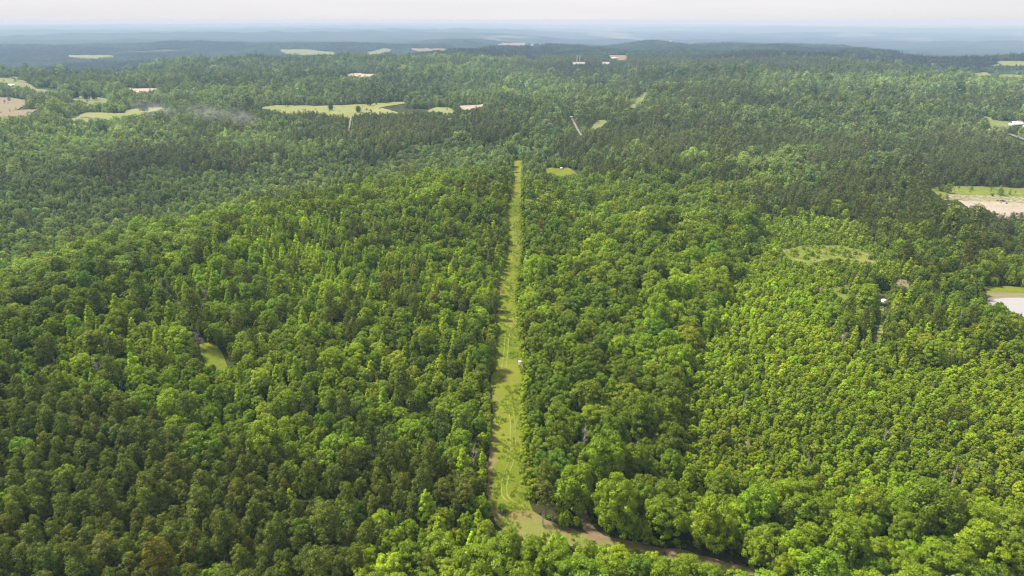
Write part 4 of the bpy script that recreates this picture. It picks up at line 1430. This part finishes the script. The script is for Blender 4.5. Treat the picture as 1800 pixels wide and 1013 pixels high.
LABW = {'pine': ("pine_forest", "olive and brownish pines filling the woods behind the nearest ones", "pine forest"),
        'oak': ("oak_forest", "rounded oaks and other broadleaf trees filling the woods to the hills", "oak forest"),
        'gum': ("sweetgum_forest", "bright green upright sweetgums scattered through the woods", "sweetgum forest"),
        'cedar': ("cedar_forest", "small dark cedars scattered through the woods", "cedar forest"),
        'young': ("young_forest", "dense bright green young trees filling the scrub land at right", "young forest")}
rC = np.random.default_rng(66)
for k, kn in enumerate(KINDS_T):
    a = (kd == k) & ~single_mask
    b = kd2 == k
    x = np.concatenate([X[a], X2[b]]); y = np.concatenate([Y[a], Y2[b]]); z = np.concatenate([Z[a], Z2[b]])
    ss = np.concatenate([s[a], s2[b]])
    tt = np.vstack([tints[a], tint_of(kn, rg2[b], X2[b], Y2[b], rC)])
    d = np.hypot(x, y)
    lod = np.where(d < 330, 0, np.where(d < 850, 1, 2))
    lod = np.where((lod == 0) | (d < 300), lod, np.where((lod == 1) & (d < 380) & (rC.random(len(d)) < 0.5), 0, lod))
    nv = np.where(lod < 2, NVAR[kn], 4)
    off = np.array(LOD_OFF[kn])[lod]
    vid = off + (rC.random(len(x)) * nv).astype(int)
    scl = np.column_stack([ss * rC.uniform(0.86, 1.15, len(x)), ss * rC.uniform(0.86, 1.15, len(x)), ss * rC.uniform(0.82, 1.18, len(x))])
    # the children of the collection sort by name: pine_models_00, _01 ... in the order built
    scatter(LABW[kn][0], np.column_stack([x, y, z - 0.1]), vid, rC.uniform(0, 6.283, len(x)), scl, tt, pcol[kn], LABW[kn][1], LABW[kn][2])

# far woods: patches of a dozen coarse trees
def patch_mesh(seed, size=30.0):
    r = np.random.default_rng(seed)
    Vs, Fs, Ss, o = [], [], [], 0
    for i in range(5):
        for j in range(5):
            x = (i + 0.5 + r.uniform(-.4, .4)) * size / 5 - size / 2; y = (j + 0.5 + r.uniform(-.4, .4)) * size / 5 - size / 2
            kn = 'oak' if r.random() < 0.6 else 'pine'
            v, f, sh = protos[kn, 2][r.integers(4)]
            sub = r.random(len(f)) < (0.5 if kn == 'oak' else 0.6)
            f = f[sub]; sh = sh[sub]
            used = f.ravel(); v2 = v[used].copy(); f2 = np.arange(len(used)).reshape(-1, 4)
            s_ = r.uniform(0.7, 1.0) if kn == 'oak' else r.uniform(1.0, 1.35)
            c = v2.reshape(-1, 4, 3).mean(1, keepdims=True)
            v2 = (c + (v2.reshape(-1, 4, 3) - c) * 1.35).reshape(-1, 3)
            a = r.uniform(0, 6.28); ca, sa = math.cos(a), math.sin(a)
            v2 = np.column_stack([v2[:, 0] * ca - v2[:, 1] * sa, v2[:, 0] * sa + v2[:, 1] * ca, v2[:, 2]]) * s_ + [x, y, 0]
            Vs.append(v2); Fs.append(f2 + o); o += len(v2); Ss.append(sh * r.uniform(0.7, 1.25) * (0.75 if kn == 'pine' else 1.0))
    return mesh_np("woods_patch", np.vstack(Vs), np.vstack(Fs), [M_LEAF], False, np.concatenate(Ss))


patches = proto_collection("woods_patch", [patch_mesh(800 + i) for i in range(6)])
rD = np.random.default_rng(88)
gx3, gy3 = np.meshgrid(np.arange(-6400, 6400, 27.0), np.arange(1000, 7000, 27.0))
X3 = gx3.ravel() + rD.uniform(-5, 5, gx3.size); Y3 = gy3.ravel() + rD.uniform(-5, 5, gx3.size)
r3 = np.hypot(X3, Y3)
ok = (r3 > 2300) & (r3 < 6700) & visible_sector(X3, Y3, 0.02)
X3, Y3, r3 = X3[ok], Y3[ok], r3[ok]
Z3 = H(X3, Y3)
# keep the farmland in the valley open in places
open_n = vnoise(X3, Y3, 700, 51) * 0.55 + vnoise(X3, Y3, 260, 52) * 0.45
bad = (Z3 < -45) & (open_n > 0.74)
for f in (0, 12.0):
    for sg in (-11, 0, 11):
        a_, b_ = project(X3 + sg, Y3, Z3 + f); bad |= is_open(a_, b_)
X3, Y3, Z3, r3 = [q[~bad] for q in (X3, Y3, Z3, r3)]
pn = smooth(0.42, 0.62, vnoise(X3, Y3, 330, 61) * 0.6 + vnoise(X3, Y3, 110, 62) * 0.4)[:, None]
t3 = np.array([[0.088, 0.086, 0.055]]) * pn + np.array([[0.110, 0.155, 0.062]]) * (1 - pn)  # greyed, bluer leaf tints: some of the distance haze is painted in
t3 = t3 * np.exp(rD.normal(size=(len(X3), 1)) * 0.12)
scatter("distant_forest", np.column_stack([X3, Y3, Z3 - 0.5]), rD.integers(0, 6, len(X3)), rD.integers(0, 4, len(X3)) * math.pi / 2,
        np.column_stack([np.ones(len(X3))] * 2 + [rD.uniform(0.85, 1.2, len(X3))]), t3, patches, "hazy woods covering the far hills and the valley", "distant forest")
print("far patches", len(X3))

# ------------------------------------------------------------------ low growth
def bush_mesh(seed, n=60, R=0.9, h=0.9, leaf=0.30):
    r = np.random.default_rng(seed)
    d = r.normal(size=(n, 3)); d[:, 2] = np.abs(d[:, 2]); d /= np.linalg.norm(d, axis=1)[:, None]
    p = d * r.uniform(0.5, 1.0, (n, 1)) * [R, R, h]
    nn = d + 0.6 * r.normal(size=(n, 3)); nn /= np.linalg.norm(nn, axis=1)[:, None]
    V, F = quads_from(p, nn, leaf * r.uniform(.7, 1.4, n), 0.8, r)
    return mesh_np("bush", V, F, [M_LEAF], False, r.uniform(0.7, 1.3, n))


def tuft_mesh(seed, n=26):
    r = np.random.default_rng(seed)
    V = []; F = []
    for i in range(n):
        a = r.uniform(0, 6.28); b = r.uniform(0, 0.45) ; p = np.array([math.cos(a) * b, math.sin(a) * b, 0])
        q = p + [math.cos(a) * 0.15 + r.normal() * .05, math.sin(a) * .15 + r.normal() * .05, r.uniform(.18, .42)]
        w = np.array([-math.sin(a), math.cos(a), 0]) * 0.05
        k = len(V); V += [p - w, p + w, q + w * .3, q - w * .3]; F.append((k, k + 1, k + 2, k + 3))
    return mesh_np("tuft", np.array(V), np.array(F), [M_LEAF], False, r.uniform(.8, 1.25, n))


bushes = proto_collection("bush", [bush_mesh(900 + i) for i in range(4)])
tufts = proto_collection("tuft", [tuft_mesh(950 + i) for i in range(4)])
rE = np.random.default_rng(99)
X4, Y4 = jgrid(-420, 420, 60, 430, 1.8, 61)
ok = visible_sector(X4, Y4, 0.0); X4, Y4 = X4[ok], Y4[ok]
Z4 = H(X4, Y4); px4, py4 = project(X4, Y4, Z4)
rg4 = region(px4, np.minimum(py4, 1011), X4, Y4)
op = is_open(px4, py4) | is_open(*project(X4, Y4, Z4 + 0.8))
pr = np.where(rg4 == YOUNG, 0.85, np.where(rg4 == PINE, 0.22, 0.5))
on_strip = op & (Y4 < 420) & (np.abs(px4 - 895) < 60) & (rE.random(len(X4)) < 0.07)
ok = ((rE.random(len(X4)) < pr) & ~op) | on_strip
on_strip = on_strip[ok]
X4, Y4, Z4 = X4[ok], Y4[ok], Z4[ok]
sc4 = np.where(on_strip, rE.uniform(0.2, 0.5, len(X4)), rE.uniform(0.5, 1.2, len(X4)))
t4 = np.array([[0.115, 0.185, 0.020]]) * np.exp(rE.normal(size=(len(X4), 1)) * 0.28)
scatter("undergrowth", np.column_stack([X4, Y4, Z4]), rE.integers(0, 4, len(X4)), rE.uniform(0, 6.28, len(X4)), np.column_stack([sc4] * 3), t4, bushes,
        "low leafy bushes filling the gaps between the trees", "undergrowth")
# grass tufts on the strip, the road edge and the scrub clearings; weeds along the strip's edges
X5, Y5 = jgrid(-60, 60, 100, 420, 0.75, 71)
Z5 = H(X5, Y5); px5, py5 = project(X5, Y5, Z5)
dens = vnoise(X5, Y5, 5, 4) * 0.6 + vnoise(X5, Y5, 1.7, 8) * 0.4
ok = is_open(px5, py5) & (dens > 0.50) & (rE.random(len(X5)) < 0.55)
X6, Y6 = jgrid(130, 330, 260, 420, 1.2, 72)
Z6 = H(X6, Y6); px6, py6 = project(X6, Y6, Z6)
ok6 = is_open(px6, py6) & (rE.random(len(X6)) < 0.5) & (px6 < 1620)
X5 = np.concatenate([X5[ok], X6[ok6]]); Y5 = np.concatenate([Y5[ok], Y6[ok6]]); Z5 = H(X5, Y5) + 0.06 + 0.0007 * np.hypot(X5, Y5)
sc5 = rE.uniform(0.7, 1.5, len(X5))
t5 = np.array([[0.22, 0.30, 0.03]]) * np.exp(rE.normal(size=(len(X5), 1)) * 0.2)
scatter("grass", np.column_stack([X5, Y5, Z5]), rE.integers(0, 4, len(X5)), rE.uniform(0, 6.28, len(X5)), np.column_stack([sc5] * 3), t5, tufts,
        "tufts of long grass and weeds on the cleared strip", "grass")

# ------------------------------------------------------------------ built things
def box(x0, x1, y0, y1, z0, z1):
    V = [(x0, y0, z0), (x1, y0, z0), (x1, y1, z0), (x0, y1, z0), (x0, y0, z1), (x1, y0, z1), (x1, y1, z1), (x0, y1, z1)]
    F = [(0, 3, 2, 1), (4, 5, 6, 7), (0, 1, 5, 4), (1, 2, 6, 5), (2, 3, 7, 6), (3, 0, 4, 7)]
    return np.array(V, float), np.array(F)


def gable(x0, x1, y0, y1, z0, z1, t=0.12):
    ym = (y0 + y1) / 2
    A = [(x0, y0, z0), (x1, y0, z0), (x1, ym, z1), (x0, ym, z1), (x0, y1, z0), (x1, y1, z0)]
    B = [(a, b, c + t) for a, b, c in A]
    V = np.array(A + B, float)
    F = np.array([(0, 3, 2, 1), (3, 4, 5, 2), (6, 7, 8, 9), (9, 8, 11, 10), (0, 1, 7, 6), (5, 4, 10, 11), (0, 6, 9, 3), (3, 9, 10, 4), (1, 2, 8, 7), (2, 5, 11, 8)])
    return V, F


def part(name, parts, mat, parent):
    V, F = merge(parts)
    return link(name, mesh_np(name, V, F, [mat]), parent)


def root_at(name, x, y, z, rz, label, cat, group=None):
    o = bpy.data.objects.new(name, None); COL.objects.link(o)
    o.location = (x, y, z); o.rotation_euler = (0, 0, rz)
    return tagobj(o, label, cat, group)


def hunting_stand(px, py, w, rz, label, leg=0.95, hgt=1.5):
    x, y, z = at(px, py)
    r = root_at("hunting_stand", x, y, z, rz, label, "hunting stand", "white box hunting stands")
    h = w / 2
    for sx in (-1, 1):
        for sy in (-1, 1):
            part("leg", [tube([(sx * h * 1.05, sy * h * 1.05, -0.1), (sx * h * 0.85, sy * h * 0.85, leg)], [0.05, 0.05], 4)], M_DARK, r)
    part("platform", [box(-h - .06, h + .06, -h - .06, h + .06, leg, leg + 0.08)], M_DARK, r)
    # cabin walls with a lookout slot front and sides
    z0, z1 = leg + 0.08, leg + 0.08 + hgt
    t = 0.03
    ws = z0 + hgt * 0.62; we = z0 + hgt * 0.80
    part("cabin", [box(-h, h, -h, -h + t, z0, ws), box(-h, h, -h, -h + t, we, z1), box(-h, -h * .55, -h, -h + t, ws, we), box(h * .55, h, -h, -h + t, ws, we),
                   box(-h, -h + t, -h + t, h, z0, z1), box(h - t, h, -h + t, h, z0, z1), box(-h + t, h - t, h - t, h, z0, z1)], M_WHITE, r)
    part("window", [box(-h * .55, h * .55, -h + 0.004, -h + 0.02, ws, we)], M_WHITE, r)
    part("roof", [box(-h - .08, h + .08, -h - .08, h + .08, z1 + 0.002, z1 + 0.07)], M_ROOF, r)
    part("ladder", [tube([(-0.2, -h - 0.55, 0), (-0.2, -h - .08, leg)], [0.025] * 2, 4), tube([(0.2, -h - 0.55, 0), (0.2, -h - .08, leg)], [0.025] * 2, 4)] +
         [tube([(-0.2, -h - 0.55 + 0.47 * k, leg * k), (0.2, -h - 0.55 + .47 * k, leg * k)], [0.02] * 2, 4) for k in (.25, .5, .75)], M_DARK, r)
    return r


hunting_stand(914, 646, 0.98, 0.0, "narrow white box hunting stand on dark legs at the right edge of the grass strip", 0.9, 1.45)
hunting_stand(1552, 538, 1.7, 0.35, "white box hunting stand among scrub right of the big rounded light green tree", 1.2, 1.7)
hunting_stand(987, 298.5, 1.9, 0.1, "tiny white box at the far edge of the small green clearing right of the strip", 0.5, 1.4)


def barn(px, py, L_, W_, hh, rz, label, roofm, wallm, name="barn", cat="barn", group=None, doors=2):
    x, y, z = at(px, py)
    r = root_at(name, x, y, z - 0.3, rz, label, cat, group)
    part("wall", [box(-L_ / 2, L_ / 2, -W_ / 2, W_ / 2, 0, hh)], wallm, r)
    part("roof", [gable(-L_ / 2 - .5, L_ / 2 + .5, -W_ / 2 - .5, W_ / 2 + .5, hh - 0.1, hh + W_ * 0.22)], roofm, r)
    for k in range(doors):
        c = -L_ / 2 + L_ * (k + 0.5) / doors
        part("door", [box(c - L_ * .16, c + L_ * .16, -W_ / 2 - 0.06, -W_ / 2 - 0.01, 0, hh * 0.8)], M_GLASS, r)
    return r


barn(1786, 222, 13, 10, 3.6, 0.0, "long low white roofed barn in the field near the right edge", M_ROOF, M_WHITE, doors=3)
barn(1804, 224, 9, 8, 3.2, 0.1, "smaller white roofed shed right of the long barn, cut by the right edge", M_ROOF, M_WHITE, "shed", "shed", doors=1)
barn(1790, 217.5, 7, 6, 2.8, 0.1, "small reddish roofed shed behind the long white barn", M_REDROOF, M_WHITE, "shed", "shed", doors=1)
barn(22, 153, 11, 8, 3.5, 0.2, "small white farmhouse at the left edge beside the pale field", M_ROOF, M_WHITE, "farmhouse", "farmhouse")
barn(213, 154, 9, 7, 3, 0.2, "small pale shed left of the sandy lot in the left woods", M_ROOF, M_WHITE, "shed", "shed", doors=1)
barn(1003, 209, 4.5, 4, 2.4, 0.0, "small white house at the upper end of the pale track near centre", M_ROOF, M_WHITE, "house", "house", doors=1)
barn(1163, 196, 8, 6, 3, 0.2, "small white roofed house in the woods right of the cleared line", M_ROOF, M_WHITE, "house", "house", doors=1)
village = [(208, 109, "leftmost white house of the small village beyond the left woods"), (220, 111, "second white house from the left in the far village"), (231, 109.5, "middle white house of the far village, left of the wooded rise"),
           (243, 108, "right white house of the far village"), (256, 107, "rightmost white house of the far village")]
for vx, vy, lb in village:
    barn(vx, vy, 22, 14, 6, 0.2, lb, M_ROOF, M_WHITE, "house", "house", "white houses of the far village", 1)
barn(1148, 74.5, 26, 16, 7, 0.1, "white building on top of the wooded hill, left one of two", M_ROOF, M_WHITE, "hilltop_house", "house", "white buildings on the far hill", 1)
barn(1179, 73.5, 26, 16, 7, 0.1, "white building on top of the wooded hill, right one of two", M_ROOF, M_WHITE, "hilltop_house", "house", "white buildings on the far hill", 1)
barn(1040, 101, 30, 10, 5, 0.0, "long low white hall left of the far factory yard", M_ROOF, M_WHITE, "factory_hall", "building", "halls of the far factory yard", 3)
barn(1062, 103, 26, 12, 6, 0.0, "bluish white hall in the middle of the far factory yard", M_ROOF, M_WHITE, "factory_hall", "building", "halls of the far factory yard", 3)
barn(1080, 105, 24, 10, 5, 0.0, "white hall at the right of the far factory yard", M_ROOF, M_WHITE, "factory_hall", "building", "halls of the far factory yard", 3)
for tx, lb in ((1014, "left one of two slim white towers above the far woods"), (1019, "right one of two slim white towers above the far woods")):
    x, y, z = at(tx, 110)
    r = root_at("water_tower", x, y, z, 0, lb, "tower", "pair of slim white towers")
    Ht = 17.0
    part("shaft", [tube([(0, 0, -1), (0, 0, Ht)], [0.8, 0.7], 10)], M_WHITE, r)
    part("cap", [tube([(0, 0, Ht), (0, 0, Ht + 1.5), (0, 0, Ht + 2.6)], [1.0, 1.0, 0.2], 10)], M_ROOF, r)


# debris in the sand pit
def heap(px, py, w, h, mat, label, seed):
    x, y, z = at(px, py)
    r = np.random.default_rng(seed)
    n, m_ = 12, 5
    V, F = [], []
    for i in range(m_):
        t = i / (m_ - 1)
        for k in range(n):
            a = 2 * math.pi * k / n
            rr_ = w * (1 - t) * (0.8 + 0.4 * r.random()) + 0.02
            V.append((x + rr_ * math.cos(a) * 1.5, y + rr_ * math.sin(a), z + 0.3 + h * (t ** 0.8) * (0.85 + 0.3 * r.random()) - (0.4 if i == 0 else 0)))
    for i in range(m_ - 1):
        for k in range(n): F.append((i * n + k, i * n + (k + 1) % n, (i + 1) * n + (k + 1) % n, (i + 1) * n + k))
    o = link("debris_heap", mesh_np("debris_heap", V, F, [mat]))
    tagobj(o, label, "debris heap", "heaps in the sand pit")


heap(1761, 355, 1.6, 1.3, M_DARK, "largest dark heap of debris on the pale sand pit", 1)
heap(1753, 354, 0.7, 0.9, M_DARK, "small dark heap left of the largest one on the sand pit", 2)
heap(1759, 358, 0.8, 0.8, M_REDROOF, "small rusty heap in front of the large dark one on the sand pit", 3)
heap(1769, 359, 0.7, 1.0, M_DARK, "small dark heap right of the rusty one on the sand pit", 4)

# trees that stand alone in the far fields
for fx, fy, kn, fs, lb in ((255, 199, 'oak', 1.3, "lone round tree in the yellow field at left"), (649, 187, 'oak', 1.0, "lone dark tree in the long pale field left of centre"),
                           (630, 199, 'oak', 0.8, "small lone tree at the near edge of the long pale field"), (136, 174, 'oak', 1.0, "left lone tree in the small green field at far left"),
                           (152, 177, 'oak', 1.1, "middle lone tree in the small green field at far left"), (166, 177, 'oak', 1.2, "right lone tree in the small green field at far left"),
                           (582, 195, 'oak', 0.8, "lone dark bush tree at the left part of the long pale field")):
    x, y, z = at(fx, fy)
    root = root_at("oak_tree", x, y, z, fx, lb, "oak tree", "lone field trees"); root.scale = (fs, fs, fs)
    v = int(fx) % NVAR['oak']
    tr = first['oak', v][0].copy(); c_ = first['oak', v][1].copy()
    COL.objects.link(tr); COL.objects.link(c_); tr.parent = root; c_.parent = root
    c_["tint"] = [0.065, 0.09, 0.030]

# ------------------------------------------------------------------ thin smoke lying over the left woods
def smoke_mat():
    m, N, K = new_mat("smoke")
    out = N.new("ShaderNodeOutputMaterial"); pv = N.new("ShaderNodeVolumePrincipled")
    pv.inputs['Color'].default_value = (0.85, 0.82, 0.86, 1)
    tcn = N.new("ShaderNodeTexCoord")
    ln = N.new("ShaderNodeVectorMath"); ln.operation = 'LENGTH'
    K(tcn.outputs['Object'], ln.inputs[0])
    mr = N.new("ShaderNodeMapRange"); mr.inputs['From Min'].default_value = 1.0; mr.inputs['From Max'].default_value = 0.25
    K(ln.outputs['Value'], mr.inputs['Value'])
    mp_ = N.new("ShaderNodeMapping"); mp_.inputs['Scale'].default_value = (2.2, 1.6, 1.2); K(tcn.outputs['Object'], mp_.inputs['Vector'])
    n = N.new("ShaderNodeTexNoise"); n.inputs['Scale'].default_value = 1.6; n.inputs['Detail'].default_value = 3
    K(mp_.outputs[0], n.inputs['Vector'])
    m2 = N.new("ShaderNodeMapRange"); m2.inputs['From Min'].default_value = 0.42; m2.inputs['From Max'].default_value = 0.7
    K(n.outputs['Fac'], m2.inputs['Value'])
    mu = N.new("ShaderNodeMath"); mu.operation = 'MULTIPLY'; K(mr.outputs['Result'], mu.inputs[0]); K(m2.outputs['Result'], mu.inputs[1])
    m3 = N.new("ShaderNodeMath"); m3.operation = 'MULTIPLY'; m3.inputs[1].default_value = 0.026; K(mu.outputs[0], m3.inputs[0])
    K(m3.outputs[0], pv.inputs['Density'])
    K(pv.outputs[0], out.inputs['Volume'])
    return m


M_SMOKE = smoke_mat()
for i, (sx, sy, w_, h_) in enumerate(((425, 229, 26, 12), (365, 222, 30, 13), (275, 214, 34, 12))):
    x, y, z = at(sx, sy + 2)
    r = np.random.default_rng(i)
    path = [(0, 0, -1), (0, 0, -0.8), (0, 0, -.4), (0, 0, 0), (0, 0, .4), (0, 0, .8), (0, 0, 1)]
    Vs_, Fs_ = tube(path, [0.02, .6, .92, 1, .92, .6, 0.02], 14)
    o = link("smoke", mesh_np("smoke", Vs_, Fs_, [M_SMOKE], True))
    o.location = (x, y, z + h_ * 0.9 + 6); o.scale = (w_, w_ * 0.7, h_); o.rotation_euler = (0, 0.25, 0.3)
    tagobj(o, kind="stuff")

# ------------------------------------------------------------------ haze
def haze():
    m, N, K = new_mat("haze")
    out = N.new("ShaderNodeOutputMaterial"); pv = N.new("ShaderNodeVolumePrincipled")
    pv.inputs['Color'].default_value = (0.30, 0.50, 0.78, 1)
    pv.inputs['Absorption Color'].default_value = (0.54, 0.33, 0.23, 1)
    pv.inputs['Density'].default_value = 1 / 7300.0
    pv.inputs['Anisotropy'].default_value = 0.0
    K(pv.outputs[0], out.inputs['Volume'])
    zmin = float(GH.min()) - 3
    V, F = box(-43500, 43500, -43500, 43500, zmin, CAM_H + 4.0)
    o = link("haze", mesh_np("haze", V, F, [m]))
    tagobj(o, kind="stuff")
    print("haze z", zmin, "terrain max", GH.max())


haze()
